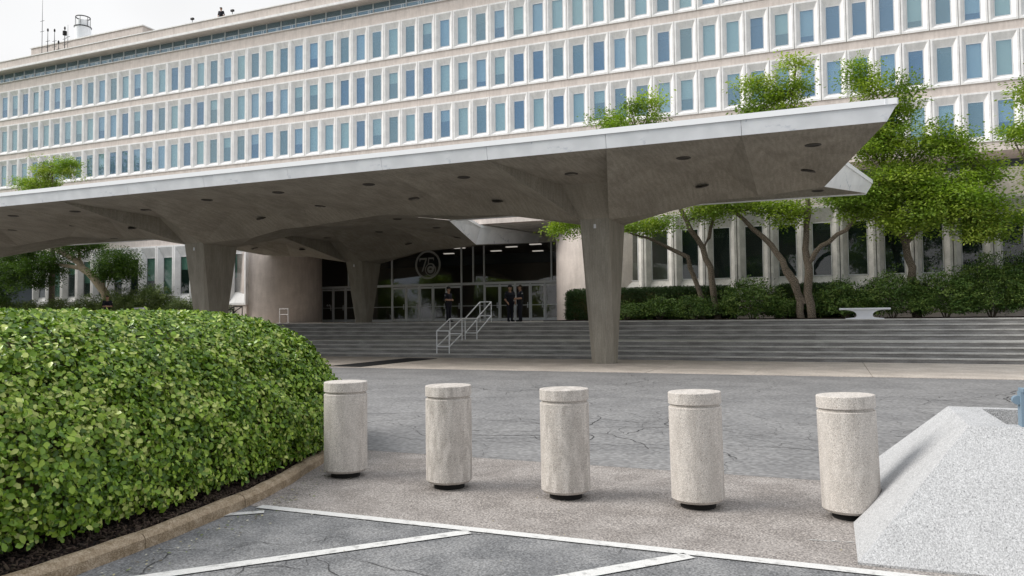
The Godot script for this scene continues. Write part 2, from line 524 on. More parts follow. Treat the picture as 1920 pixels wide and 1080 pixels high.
# ---------------------------------------------------------------- office building
# Precast window surround: face plane at +z = 0 of the part (towards the camera), glass 0.3 m behind.
func panel_mesh(w: float, top: float, glass_h: float, bottom: float, glass_w: float, depth: float) -> ArrayMesh:
	var st := new_st()
	st.set_smooth_group(-1)
	var hw := w / 2 - 0.016
	var o := [Vector3(-hw, -bottom, 0), Vector3(hw, -bottom, 0), Vector3(hw, glass_h + top, 0), Vector3(-hw, glass_h + top, 0)]
	var b := 0.11
	var i1 := [Vector3(-hw + b, -bottom + b * 1.2, 0), Vector3(hw - b, -bottom + b * 1.2, 0), Vector3(hw - b, glass_h + top - b, 0), Vector3(-hw + b, glass_h + top - b, 0)]
	var gw := glass_w / 2 + 0.035
	var i2 := [Vector3(-gw, -0.035, -depth), Vector3(gw, -0.035, -depth), Vector3(gw, glass_h + 0.035, -depth), Vector3(-gw, glass_h + 0.035, -depth)]
	var back := []
	for p in o:
		back.append(p + Vector3(0, 0, -depth - 0.08))
	for k in 4:
		var j := (k + 1) % 4
		quad(st, o[k], o[j], i1[j], i1[k], Vector3(0, 1, -5))
		# sloped reveal faces the viewer and the opening
		quad(st, i1[k], i1[j], i2[j], i2[k], (i1[k] + i1[j]) / 2 * 1.6 + Vector3(0, -0.5, -2))
		quad(st, o[k], o[j], back[j], back[k], Vector3(0, glass_h / 2, -depth / 2))
	return finish(st)

func frame_mesh(gw: float, gh: float) -> ArrayMesh:
	var st := new_st()
	var t := 0.032
	for b in [[-gw / 2 - t, gw / 2 + t, -t, 0.0], [-gw / 2 - t, gw / 2 + t, gh, gh + t], [-gw / 2 - t, -gw / 2, 0.0, gh], [gw / 2, gw / 2 + t, 0.0, gh]]:
		box(st, b[0], b[1], b[2], b[3], -0.03, 0.03)
	return finish(st)

func window_bay(parent: Node, mesh: ArrayMesh, frame: ArrayMesh, pane: ArrayMesh, blinds: Array, at: Vector3, depth: float, surround: Material, glass: Material, blind_mat: Material, kind: int) -> void:
	var p := put(mesh, "window_panel", surround, parent, at)
	put(frame, "frame", mats.frame_white, p, Vector3(0, 0, -depth))
	var gl := put(pane, "pane", glass, p, Vector3(0, 0, -depth))
	# panes never sit perfectly square in their frames
	gl.rotation = Vector3(rng.randfn(0, 0.006), rng.randfn(0, 0.008), 0)
	if kind >= 0:
		put(blinds[kind], "blind", blind_mat, p, Vector3(0, 0, -depth - 0.1))

func make_building() -> void:
	var b := thing("office_building", "long pale precast office block with rows of blue windows behind the concrete canopy", "building", P(-30, 0, 53))
	var q := Node3D.new()
	# children below are placed in world coordinates, so shift them back by the base point
	var shift := -b.position
	b.position = Vector3.ZERO
	q.free()
	var D := 52.78
	var gh := 2.08
	var gw := 0.79
	var top1 := 25.03
	var fl := 3.57
	var pm := panel_mesh(BAY, 0.56, gh, 0.38, gw, 0.22)
	var fm := frame_mesh(gw, gh)
	var st := new_st()
	box(st, -gw / 2, gw / 2, 0, gh, -0.006, 0.006)
	var pane := finish(st)
	var blinds := []
	for share in [1.0, 0.62, 0.4, 0.8]:
		st = new_st()
		box(st, -gw / 2 - 0.05, gw / 2 + 0.05, gh * (1.0 - share), gh + 0.03, -0.008, 0.008)
		blinds.append(finish(st))
	rng.seed = 4021
	var ranges := [[-31, 21], [-31, 34], [-31, 37], [19, 37]]
	for r in 4:
		for j in range(ranges[r][0], ranges[r][1]):
			var kind := -1
			var t := rng.randf()
			if t < 0.30: kind = 0
			elif t < 0.46: kind = 1
			elif t < 0.58: kind = 2
			elif t < 0.64: kind = 3
			window_bay(b, pm, fm, pane, blinds, P(-37.01 + j * BAY + gw / 2, top1 - r * fl - gh, D - 0.22), 0.22, mats.precast, [mats.office_glass, mats.office_glass_blue, mats.office_glass_grey][rng.randi() % 3], mats.blind, kind)
	# beige floor bands between the panel rows (they also close the rooms above and below)
	for r in 6:
		var lo := top1 - (r - 1) * fl - gh - 0.38
		var hi := lo
		lo = top1 - r * fl + 0.56
		if r == 0:
			hi = 26.5
		box_obj("floor_band", mats.beige_wall, b, -98, 24, lo, hi, D - 0.15, D + 3.0)
	box_obj("room_back_wall", mats.interior, b, -98, 24, 6.0, 27.4, D + 3.01, D + 3.3)
	# plain wall where no bays are in view
	box_obj("wall", mats.precast, b, -37.01 + 21 * BAY - 0.38, 24, 22.58, 25.58, D - 0.2, D + 0.2)
	box_obj("wall", mats.precast, b, -98, -37.01 - 31 * BAY - 0.4, 8, 26.5, D - 0.2, D + 0.2)
	box_obj("wall", mats.precast, b, -98, -37.01 + 19 * BAY - 0.4, 8.0, 14.86, D - 0.2, D + 0.2)
	# recessed top storey: ribbon of glass with mullions and a rail
	var rib_n := D + 0.12
	st = new_st()
	box(st, 0.03, BAY - 0.03, 26.5, 27.5, -0.006, 0.006)
	var rib_pane := finish(st)
	st = new_st()
	box(st, -0.025, 0.025, 26.5, 27.5, -0.05, 0.05)
	var mullion := finish(st)
	st = new_st()
	box(st, -0.015, 0.015, 26.56, 26.86, -0.015, 0.015)
	var rail_post := finish(st)
	for j in range(-31, 10):
		var x := -37.01 + j * BAY
		put(rib_pane, "ribbon_pane", mats.office_glass, b, P(x, 0, rib_n))
		put(mullion, "mullion", mats.frame_white, b, P(x, 0, rib_n - 0.04))
		put(rail_post, "rail_post", mats.frame_white, b, P(x + 1.25, 0, D - 0.2))
		put(rail_post, "rail_post", mats.frame_white, b, P(x + 1.42, 0, D - 0.2))
	box_obj("guard_rail", mats.frame_white, b, -90, -20, 26.86, 26.89, D - 0.22, D - 0.18)
	box_obj("sill", mats.frame_white, b, -98, 24, 26.502, 26.55, D - 0.27, D + 0.1)
	box_obj("eave", mats.beige_wall, b, -98, 24, 27.502, 27.62, D - 0.82, D + 3.2)
	box_obj("ledge", mats.precast, b, -98, 24, 27.5, 27.7, D - 0.95, D - 0.822)
	var x := -98.0
	while x < 24.0:
		box_obj("parapet_panel", mats.beige_wall, b, x + 0.008, x + 3.092, 27.62, 28.42, D - 0.81, D - 0.5)
		x += 3.1
	box_obj("coping", mats.precast, b, -98, 24, 28.42, 28.5, D - 0.88, D - 0.4)
	box_obj("roof", mats.roof_gravel, b, -98, 24, 27.63, 27.75, D - 0.49, D + 26)
	box_obj("roof_walkway", mats.roof_gravel, b, -56, -44, 27.75, 28.3, D + 0.3, D + 2.0)
	# rooftop block
	var ph := box_obj("penthouse", mats.beige_wall, b, -84.2, -66.9, 27.74, 33.15, 59.5, 70)
	box_obj("penthouse_coping", mats.precast, ph, -84.3, -66.8, 33.15, 33.27, 59.4, 70.1)

	# ---- podium (ground floor wings)
	var N := 39.5
	var pg := 2.5
	var ppm := panel_mesh(BAY, 0.8, pg, 0.85, gw, 0.3)
	var pfm := frame_mesh(gw, pg)
	st = new_st()
	box(st, -gw / 2, gw / 2, 0, pg, -0.006, 0.006)
	var ppane := finish(st)
	var pbl := []
	for share in [1.0, 0.62, 0.35]:
		st = new_st()
		box(st, -gw / 2 - 0.05, gw / 2 + 0.05, pg * (1.0 - share), pg + 0.03, -0.008, 0.008)
		pbl.append(finish(st))
	for k in 14:
		window_bay(b, ppm, pfm, ppane, pbl, P(-9.62 + k * 1.555, 3.58, N - 0.3), 0.3, mats.podium_precast, mats.podium_glass, mats.blind_teal, -1)
	for k in 13:
		window_bay(b, ppm, pfm, ppane, pbl, P(-35.6 - k * BAY, 3.55, N - 0.3), 0.3, mats.precast, mats.podium_glass, mats.blind_teal, [1, 0, 1, 2, 0, 1, -1][k % 7])
	for e in [[-10.4, 24.0], [-70.0, -34.83]]:
		box_obj("podium_base", mats.beige_wall, b, e[0], e[1], 1.2, 2.72, N - 0.22, N + 2.5)
		box_obj("podium_band", mats.beige_wall, b, e[0], e[1], 6.86, 8.1, N - 0.22, N + 2.5)
		box_obj("podium_back_wall", mats.interior, b, e[0], e[1], 2.7, 6.9, N + 2.51, N + 2.8)
	box_obj("podium_roof", mats.roof_gravel, b, -70, 24, 7.7, 7.98, N + 0.3, D + 0.2)
	box_obj("wall", mats.podium_precast, b, 12.95, 24, 2.7, 6.87, N - 0.2, N + 0.1)
	# rounded wall ends either side of the entrance
	for c in [[-35.0, 42.45, 3.0], [-11.15, 42.5, 3.42]]:
		st = new_st()
		lathe(st, [[c[2], 1.2], [c[2], 7.0]], 64, P(c[0], 0, c[1]))
		obj(st, "drum_wall", mats.beige_wall, b)
	# entrance: beam and soffit over the recess
	box_obj("entrance_beam", mats.beige_wall, b, -34.83, -10.4, 7.0, 8.1, N - 0.2, N + 0.4)
	box_obj("entrance_soffit", mats.podium_precast, b, -36, -10, 6.98, 7.2, N + 0.41, 60)
	box_obj("lintel", mats.podium_precast, b, -36, -10, 6.5, 6.98, 45.9, 46.2)
	make_entrance(b)

func make_entrance(b: Node3D) -> void:
	var N := 46.0
	var doors := [[-34.86, -33.95], [-33.95, -32.92], [-32.92, -31.87], [-31.87, -30.8], [-28.03, -26.91], [-26.91, -25.87], [-25.87, -24.83], [-24.83, -23.78], [-23.78, -22.67], [-21.01, -19.9], [-19.9, -18.83], [-18.83, -17.76], [-17.76, -16.76], [-16.76, -15.6]]
	var fixed := [[-36.0, -34.86], [-30.8, -29.69], [-29.69, -28.03], [-22.67, -21.01], [-15.6, -11.0]]
	var head := 3.96
	for d in doors:
		var w: float = d[1] - d[0]
		var st := new_st()
		for e in [[0.02, 0.1, 0.03, 2.36], [w - 0.1, w - 0.02, 0.03, 2.36], [0.1, w - 0.1, 0.03, 0.2], [0.1, w - 0.1, 2.24, 2.36], [0.1, w - 0.1, 1.0, 1.04]]:
			box(st, e[0], e[1], e[2], e[3], -0.025, 0.025)
		var door := obj(st, "door", mats.aluminium, b, P(d[0], PLAZA, N))
		st = new_st()
		box(st, 0.1, w - 0.1, 0.2, 2.24, -0.005, 0.005)
		obj(st, "pane", mats.lobby_glass, door)
		st = new_st()
		var hx := w - 0.16
		box(st, hx - 0.02, hx + 0.02, 0.85, 1.2, -0.1, -0.06)
		box(st, hx - 0.02, hx + 0.02, 0.85, 0.89, -0.06, -0.025)
		box(st, hx - 0.02, hx + 0.02, 1.16, 1.2, -0.06, -0.025)
		obj(st, "handle", mats.aluminium, door)
		if d[0] < -33.0 or d[0] > -17.0 and d[0] < -16.9:
			for k in 2:
				st = new_st()
				lathe(st, [[0.0, -0.004], [0.075, -0.004], [0.075, 0.004], [0.0, 0.004]], 14)
				var dk := obj(st, "door_sticker", mats.stone_white, door, Vector3((w - 0.5 if d[0] < -33.5 else 0.28) + k * 0.19, 1.22, 0.013))
				dk.rotation_degrees.x = 90
	for f in fixed:
		box_obj("side_pane", mats.lobby_glass, b, f[0] + 0.03, f[1] - 0.03, PLAZA + 0.16, head - 0.06, N - 0.005, N + 0.005)
		box_obj("kick_rail", mats.aluminium, b, f[0] + 0.03, f[1] - 0.03, PLAZA, PLAZA + 0.16, N - 0.03, N + 0.03)
		box_obj("mid_rail", mats.aluminium, b, f[0] + 0.03, f[1] - 0.03, PLAZA + 1.0, PLAZA + 1.04, N - 0.03, N - 0.008)
	var seen := {}
	for d in doors + fixed:
		for e in d:
			if not seen.has(e):
				seen[e] = true
				box_obj("mullion", mats.aluminium, b, e - 0.03, e + 0.03, PLAZA, head - 0.06, N - 0.07, N + 0.07)
	box_obj("transom", mats.aluminium, b, -36, -11, head - 0.06, head + 0.1, N - 0.09, N + 0.09)
	var uppers := [-36.0, -31.6, -28.03, -22.67, -21.8, -21.01, -16.3, -11.0]
	for k in uppers.size() - 1:
		box_obj("upper_pane", mats.lobby_glass, b, uppers[k] + 0.04, uppers[k + 1] - 0.04, head + 0.1, 6.5, N - 0.005, N + 0.005)
		if k > 0:
			box_obj("upper_mullion", mats.aluminium, b, uppers[k] - 0.04, uppers[k] + 0.04, head + 0.1, 6.5, N - 0.07, N + 0.07)
	# anniversary emblem on the glass: ring, the figures 75, the ring in the bowl of the 5
	var em := Node3D.new()
	em.name = "emblem"
	b.add_child(em)
	em.position = P(-25.2, 5.36, N - 0.03)
	for ring in [[0.98, 0.84, 0.0, TAU], [0.25, 0.12, 0.0, TAU], [0.42, 0.36, 0.0, TAU]]:
		var st := new_st()
		st.set_smooth_group(-1)
		var seg := 44
		var cx: float = 0.0 if ring[0] > 0.6 else 0.2
		var cy: float = 0.0 if ring[0] > 0.6 else -0.34
		for k in seg:
			var a: float = lerpf(ring[2], ring[3], float(k) / seg)
			var c: float = lerpf(ring[2], ring[3], float(k + 1) / seg)
			quad(st, Vector3(cx + cos(a) * ring[0], cy + sin(a) * ring[0], 0), Vector3(cx + cos(c) * ring[0], cy + sin(c) * ring[0], 0), Vector3(cx + cos(c) * ring[1], cy + sin(c) * ring[1], 0), Vector3(cx + cos(a) * ring[1], cy + sin(a) * ring[1], 0), Vector3(0, 0, -5))
		obj(st, "emblem_ring", mats.emblem, em)
	var font := SystemFont.new()
	font.font_names = PackedStringArray(["Droid Serif"])
	font.font_italic = true
	for fig in [["7", Vector3(-0.36, 0.0, 0)], ["5", Vector3(0.26, 0.02, 0)]]:
		var tm := TextMesh.new()
		tm.text = fig[0]
		tm.font = font
		tm.font_size = 96
		tm.pixel_size = 0.0135
		tm.depth = 0.01
		var o := put(tm, "figure", mats.emblem, em, fig[1])
		o.name = "figure_seven" if fig[0] == "7" else "figure_five"
	# lobby behind the glass
	box_obj("lobby_floor", mats.lobby_stone, b, -36, -11, PLAZA - 0.05, PLAZA - 0.01, 46.1, 59.8)
	box_obj("lobby_back_wall", mats.lobby_stone, b, -36, -11, PLAZA, 6.98, 59.5, 59.8)
	box_obj("lobby_side_wall", mats.lobby_stone, b, -36.3, -36.0, 1.2, 6.98, 45.5, 59.8)
	box_obj("lobby_side_wall", mats.lobby_stone, b, -11.0, -10.7, 1.2, 6.98, 46.0, 59.8)
	box_obj("lobby_ceiling", mats.lobby_stone, b, -36, -11, 6.8, 6.9, 46.25, 59.5)
	for c in [[-18.7, 49.5], [-20.9, 50.5], [-23.2, 53.0], [-20.4, 54.5], [-24.6, 49.6], [-27.4, 53.4], [-31.0, 51.5], [-22.3, 57.5]]:
		box_obj("ceiling_lamp", mats.lamp_glow, b, c[0] - 0.4, c[0] + 0.4, 6.74, 6.79, c[1] - 0.16, c[1] + 0.16)
		var al := AreaLight3D.new()
		al.name = "ceiling_lamp_light"
		al.area_size = Vector2(0.8, 0.32)
		al.light_energy = 0.12
		al.light_color = Color(1, 0.97, 0.9)
		al.shadow_enabled = true
		add_child(al)
		al.position = P(c[0], 6.72, c[1])
		al.rotation_degrees.x = -90
	# pale notice board against the round wall
	var bd := box_obj("wall_board", mats.beige_wall, b, -34.0, -32.7, PLAZA, PLAZA + 2.2, 43.6, 43.68)
	bd.rotation_degrees.y = 0

# ---------------------------------------------------------------- canopy
const HU := 9.15      # half width of one canopy bay
const HV := 6.15      # half depth
# soffit triangles of one quarter (u >= 0, v <= 0) in u, h, v
func soffit_tris(notched: bool) -> Array:
	var lean := 0.22
	var ku: float = HU - lean if notched else HU
	var kv: float = HV - lean
	var F0 := Vector3(0, 6.4, -kv)
	var F1 := Vector3(1.83, 6.4, -kv)
	var F5 := Vector3(5.49, 6.4, -kv)
	var K := Vector3(ku, 6.4, -kv)
	var C0 := Vector3(0, 5.06, -1.0)
	var C1 := Vector3(0.5, 5.06, -1.0)
	var Cs := Vector3(0.5, 5.06, 0)
	var Pp := Vector3(2.4, 5.34, 0)
	var Sp := Vector3(4.0, 5.62, 0)
	var T := Vector3(5.4, 5.66, 0)
	var Nn := Vector3(7.45, 5.84, 0) if notched else Vector3(HU, 5.95, 0)
	# ribs hang below the flat plates: each rib's bottom runs from F to the column or spine, its flanks rise to A and B
	var A0 := Vector3(0, 6.16, -2.2)
	var A1 := Vector3(0.8, 6.16, -2.2)
	var A2 := Vector3(2.8, 6.22, -1.8)
	var B1 := Vector3(4.5, 6.32, -1.6)
	var B2 := Vector3(6.3, 6.32, -1.6)
	return [[F0, F1, A1], [F0, A1, A0], [A0, A1, C1], [A0, C1, C0], [F1, C1, A1], [F1, A2, C1], [C1, A2, Pp], [C1, Pp, Cs], [F1, F5, B1], [F1, B1, A2], [A2, B1, Sp], [A2, Sp, Pp], [F5, T, B1], [B1, T, Sp], [F5, B2, T], [F5, K, B2], [K, Nn, B2], [B2, Nn, T]]

func soffit_at(u: float, v: float, notched: bool) -> Array:
	var q := Vector2(absf(u), -absf(v))
	for t in soffit_tris(notched):
		var a := Vector2(t[0].x, t[0].z)
		var e := Vector2(t[1].x, t[1].z)
		var c := Vector2(t[2].x, t[2].z)
		var den := (e.y - c.y) * (a.x - c.x) + (c.x - e.x) * (a.y - c.y)
		var w0 := ((e.y - c.y) * (q.x - c.x) + (c.x - e.x) * (q.y - c.y)) / den
		var w1 := ((c.y - a.y) * (q.x - c.x) + (a.x - c.x) * (q.y - c.y)) / den
		if w0 >= -0.001 and w1 >= -0.001 and w0 + w1 <= 1.001:
			var nrm: Vector3 = (t[1] - t[0]).cross(t[2] - t[0]).normalized()
			if nrm.y > 0: nrm = -nrm
			nrm.x *= signf(u) if u != 0.0 else 1.0
			nrm.z *= -signf(v) if v != 0.0 else 1.0
			return [w0 * t[0].y + w1 * t[1].y + (1.0 - w0 - w1) * t[2].y, nrm]
	return [6.4, Vector3.DOWN]

func make_canopy() -> void:
	var cn := thing("entrance_canopy", "wide folded concrete canopy with marble edge carried on tapering columns", "canopy")
	# bays: centre x, centre n, notched to the west, notched to the east, free rear edge
	var bays := [[-7.53, 26.85, false, true, true], [-25.83, 26.85, false, false, false], [-44.13, 26.85, true, false, true], [-25.83, 39.15, true, true, true]]
	for b in bays:
		var cx: float = b[0]
		var cnn: float = b[1]
		var st := new_st()
		st.set_smooth_group(-1)
		for su in [-1, 1]:
			var notched: bool = b[3] if su > 0 else b[2]
			for sv in [-1, 1]:
				for t in soffit_tris(notched):
					var w := []
					for p in t:
						var pv: float = p.z
						# edges shared with a neighbouring bay run to the joint, free edges keep their lean
						if absf(absf(pv) - (HV - 0.22)) < 0.001 and ((cnn > 30 and sv < 0) or (cnn < 30 and cx < -20 and cx > -30 and sv > 0)):
							pv = -HV
						elif absf(absf(pv) - (HV - 0.22)) < 0.001 and cnn < 30 and sv < 0:
							pv = -(HV - 0.1)
						w.append(P(cx + p.x * su, p.y, cnn + (pv if sv < 0 else -pv)))
					tri(st, w[0], w[1], w[2], P(cx, 30, cnn))
		obj(st, "canopy_shell", mats.soffit_concrete, cn)
		# flat roof deck above the shell
		box_obj("roof_deck", mats.roof_gravel, cn, cx - 7.5, cx + 7.5, 6.62, 6.72, cnn - HV + 0.35, cnn + HV - 0.35)
		make_column(cn, cx, cnn, 0.0 if cnn < 30 else PLAZA)
		for l in [[-7.2, -4.2], [-3.62, -4.0], [0.0, -3.6], [3.62, -4.0], [7.2, -4.2], [-7.0, -1.4], [-3.7, -1.0], [3.7, -1.0], [7.0, -1.4], [-7.2, 4.2], [-3.62, 4.0], [0.0, 3.6], [3.62, 4.0], [7.2, 4.2]]:
			var notched: bool = b[3] if l[0] > 0 else b[2]
			var hit := soffit_at(l[0], l[1], notched)
			var s2 := new_st()
			lathe(s2, [[0.0, 0.004], [0.15, 0.004], [0.155, -0.02], [0.185, -0.03], [0.215, -0.02], [0.22, 0.02]], 20)
			var ring := obj(s2, "downlight", mats.ring_metal, cn, P(cx + l[0], hit[0], cnn + l[1]))
			var nd: Vector3 = Vector3(hit[1].x, hit[1].y, hit[1].z)
			ring.quaternion = Quaternion(Vector3.DOWN, nd)
			s2 = new_st()
			lathe(s2, [[0.0, 0.0], [0.148, 0.0], [0.148, -0.008], [0.0, -0.008]], 20)
			obj(s2, "lens", mats.downlight_dark, ring)
	# marble edge panels: [bottom a, bottom b, top a, top b] in x, y, n
	var lean := 0.22
	var yb := 6.4
	var yt := 6.78
	var front := 26.85 - HV
	var x_east := -7.53 + HU
	var x_west := -44.13 - HU
	var edges := []
	var xs := []
	for k in 15:
		xs.append(x_west + k * HU * 2 / 5.0)
	xs.append(x_east)
	for k in 15:
		edges.append([P(xs[k] + (lean if k == 0 else 0.0), yb, front + 0.1), P(xs[k + 1] - (lean if k == 14 else 0.0), yb, front + 0.1), P(xs[k], yt, front), P(xs[k + 1], yt, front)])
	for e in [[-7.53, 26.85, 1], [-44.13, 26.85, -1], [-25.83, 39.15, 1], [-25.83, 39.15, -1]]:
		var s: float = e[2]
		var cx: float = e[0]
		var cnn: float = e[1]
		var low_front: float = cnn - HV + (0.1 if cnn < 30 else 0.0)
		var bf := P(cx + s * (HU - lean), yb, low_front)
		var bn := P(cx + s * 7.45, 5.84, cnn)
		var br := P(cx + s * (HU - lean), yb, cnn + HV - lean)
		var tf := P(cx + s * HU, yt, cnn - HV)
		var tn := P(cx + s * 7.75, yt, cnn)
		var tr := P(cx + s * HU, yt, cnn + HV)
		edges.append([bf, bn, tf, tn])
		edges.append([bn, br, tn, tr])
	var rear := 26.85 + HV
	for e in [[x_east, -16.68, rear], [-34.98, x_west, rear], [-16.68, -34.98, 39.15 + HV]]:
		for k in 5:
			var a: float = lerpf(e[0], e[1], k / 5.0)
			var c: float = lerpf(e[0], e[1], (k + 1) / 5.0)
			edges.append([P(a - (lean if k == 0 else 0.0), yb, e[2] - lean), P(c + (lean if k == 4 else 0.0), yb, e[2] - lean), P(a, yt, e[2]), P(c, yt, e[2])])
	for e in edges:
		var mid: Vector3 = (e[0] + e[1] + e[2] + e[3]) / 4
		var nrm: Vector3 = (e[1] - e[0]).cross(e[2] - e[0]).normalized()
		var along: Vector3 = (e[1] - e[0]).normalized() * 0.006
		var thick := -nrm * 0.09 if nrm.dot(mid - Vector3(mid.x, mid.y, mid.z)) > 0 else nrm * 0.09
		# the slab's thickness goes inwards, away from the outer face
		var inner := P(-25.83, 6.5, 33.0)
		if nrm.dot(mid - inner) > 0.0:
			thick = -nrm * 0.09
		else:
			thick = nrm * 0.09
		var o := [e[0] + along, e[1] - along, e[3] - along, e[2] + along]
		var st := new_st()
		st.set_smooth_group(-1)
		var c := mid + thick / 2
		var i := []
		for p in o: i.append(p + thick)
		quad(st, o[0], o[1], o[2], o[3], c)
		quad(st, i[0], i[1], i[2], i[3], c)
		for k in 4:
			quad(st, o[k], o[(k + 1) % 4], i[(k + 1) % 4], i[k], c)
		obj(st, "edge_panel", mats.marble, cn)
		# white metal coping above it
		st = new_st()
		st.set_smooth_group(-1)
		var outw := -thick.normalized() * 0.04
		outw.y = 0
		var inw := thick.normalized() * 0.3
		inw.y = 0
		var up := Vector3(0, 0.15, 0)
		var lo0: Vector3 = e[2] + outw + Vector3(0, 0.004, 0)
		var lo1: Vector3 = e[3] + outw + Vector3(0, 0.004, 0)
		var li0: Vector3 = e[2] + inw + Vector3(0, 0.004, 0)
		var li1: Vector3 = e[3] + inw + Vector3(0, 0.004, 0)
		var cm := (lo0 + li1) / 2 + up / 2
		quad(st, lo0, lo1, li1, li0, cm)
		quad(st, lo0 + up, lo1 + up, li1 + up, li0 + up, cm)
		quad(st, lo0, lo1, lo1 + up, lo0 + up, cm)
		quad(st, li0, li1, li1 + up, li0 + up, cm)
		quad(st, lo0, li0, li0 + up, lo0 + up, cm)
		quad(st, lo1, li1, li1 + up, lo1 + up, cm)
		obj(st, "coping", mats.white_metal, cn)

func make_column(cn: Node3D, cx: float, n: float, base: float) -> void:
	var st := new_st()
	st.set_smooth_group(-1)
	var loops := []
	for r in [[base, 0.0], [base + 0.03, 0.0], [5.03, 1.0], [5.2, 1.03]]:
		var t: float = r[1]
		var a := lerpf(0.40, 0.54, t)
		var b := lerpf(0.48, 1.04, t)
		var c := lerpf(0.22, 0.02, t)
		var y: float = r[0]
		loops.append([P(cx - a, y, n - b + c), P(cx - a + c, y, n - b), P(cx + a - c, y, n - b), P(cx + a, y, n - b + c), P(cx + a, y, n + b - c), P(cx + a - c, y, n + b), P(cx - a + c, y, n + b), P(cx - a, y, n + b - c)])
	loft(st, loops, true)
	var col := obj(st, "column", mats.column_concrete, cn)
	st = new_st()
	box(st, cx - 0.04, cx + 0.04, 4.78, 4.92, n - 1.04, n - 0.98)
	obj(st, "conduit_box", mats.stone_white, col)

# ---------------------------------------------------------------- street furniture
func make_bollards() -> void:
	var spots := [[-4.78, 6.90], [-3.50, 6.80], [-2.29, 6.79], [-1.10, 6.85], [0.125, 6.92]]
	var labels := ["concrete bollard standing right beside the leafy hedge", "second concrete bollard counting from the leafy hedge", "middle one of the five concrete bollards, dark streaks down its side", "concrete bollard second in the row from the sloping planter", "concrete bollard tucked against the sloping grey planter"]
	for k in 5:
		var t := thing("bollard", labels[k], "bollard", P(spots[k][0], 0, spots[k][1]), "row of concrete bollards across the apron")
		var st := new_st()
		lathe(st, [[0.0, 0.004], [0.15, 0.004], [0.15, 0.075], [0.0, 0.075]], 32)
		obj(st, "pedestal", mats.bolt_black, t)
		st = new_st()
		lathe(st, [[0.0, 0.062], [0.205, 0.062], [0.226, 0.085], [0.226, 0.868], [0.219, 0.874], [0.0, 0.874]], 48)
		var stone: Material = mats.bollard_weathered if k in [1, 2] else mats.bollard_aggregate
		obj(st, "body", stone, t)
		st = new_st()
		lathe(st, [[0.208, 0.87], [0.208, 0.905]], 48)
		obj(st, "groove", mats.bollard_aggregate, t)
		st = new_st()
		lathe(st, [[0.0, 0.896], [0.221, 0.896], [0.227, 0.901], [0.227, 0.992], [0.223, 0.998], [0.216, 1.0], [0.0, 1.003]], 48)
		obj(st, "cap", stone, t)
		# none of them stands quite plumb
		t.rotation_degrees = Vector3(0.2 * (k % 2), 0, [0.0, 0.2, 0.5, 1.0, 1.7][k])

func make_planter() -> void:
	var t := thing("planter", "big sloping speckled concrete planter barrier at the right edge", "planter", P(1.9, 0, 7.0))
	# base outline, lip and rim, local to the node (x, y, n)
	var base := [Vector2(-1.77, -1.38), Vector2(2.0, -1.38), Vector2(2.0, 1.45), Vector2(-1.77, 1.45)]
	var rim := [Vector2(-0.97, -0.42), Vector2(1.3, -0.42), Vector2(1.3, 0.92), Vector2(-0.94, 0.92)]
	var hole := [Vector2(-0.70, -0.24), Vector2(1.1, -0.24), Vector2(1.1, 0.80), Vector2(-0.70, 0.80)]
	var st := new_st()
	st.set_smooth_group(-1)
	var lv := func(poly: Array, y: float, grow: float) -> Array:
		var out := []
		for p in poly:
			out.append(Vector3(p.x + signf(p.x) * grow, y, -(p.y + signf(p.y) * grow)))
		return out
	loft(st, [lv.call(base, 0.0, 0.0), lv.call(base, 0.02, 0.0), lv.call(rim, 0.815, 0.012), lv.call(rim, 0.825, 0.0)], false)
	var r: Array = lv.call(rim, 0.825, 0.0)
	var h: Array = lv.call(hole, 0.825, 0.0)
	var hb: Array = lv.call(hole, 0.55, 0.0)
	var bb: Array = lv.call(base, 0.0, 0.0)
	for k in 4:
		var j := (k + 1) % 4
		quad(st, r[k], r[j], h[j], h[k], Vector3(0, -5, 0))
		quad(st, h[k], h[j], hb[j], hb[k], (h[k] + h[j]) * 4.0)
	quad(st, hb[0], hb[1], hb[2], hb[3], Vector3(0, -5, 0))
	quad(st, bb[0], bb[1], bb[2], bb[3], Vector3(0, 5, 0))
	var solid := finish(st)
	var csg := CSGMesh3D.new()
	csg.mesh = solid
	csg.material = mats.planter_aggregate
	csg.name = "shell"
	t.add_child(csg)
	# scooped out where the last bollard stands
	var cut := CSGCylinder3D.new()
	cut.name = "scoop"
	cut.operation = CSGShape3D.OPERATION_SUBTRACTION
	cut.radius = 0.236
	cut.height = 3.0
	cut.sides = 40
	cut.material = mats.planter_aggregate
	csg.add_child(cut)
	cut.position = P(0.115, 0.5, 6.92) - t.position
	box_obj_local("soil", mats.mulch, t, -0.68, 1.08, 0.551, 0.6, -0.22, 0.78)
	# blue-grey steel post and plate standing on the rim
	var g := thing("barrier_post", "blue grey steel post with hinge plate standing on the planter rim", "post", P(1.30, 0.826, 6.68))
	st = new_st()
	box(st, -0.03, 0.03, 0.0, 0.25, -0.06, 0.06)
	obj(st, "upright", mats.blue_steel, g)
	st = new_st()
	box(st, -0.02, 0.5, 0.252, 0.275, -0.08, 0.08)
	obj(st, "top_plate", mats.blue_steel, g)
	st = new_st()
	box(st, 0.032, 0.5, 0.0, 0.25, 0.02, 0.06)
	obj(st, "back_plate", mats.dark_metal, g)
	st = new_st()
	lathe(st, [[0.0, -0.03], [0.032, -0.03], [0.032, 0.03], [0.0, 0.03]], 18)
	var hub := obj(st, "hinge_hub", mats.blue_steel, g, Vector3(-0.045, 0.19, 0.0))
	hub.rotation_degrees.x = 90

func box_obj_local(called: String, material: Material, parent: Node, x0: float, x1: float, y0: float, y1: float, n0: float, n1: float) -> void:
	var st := new_st()
	box(st, x0, x1, y0, y1, n0, n1)
	obj(st, called, material, parent)

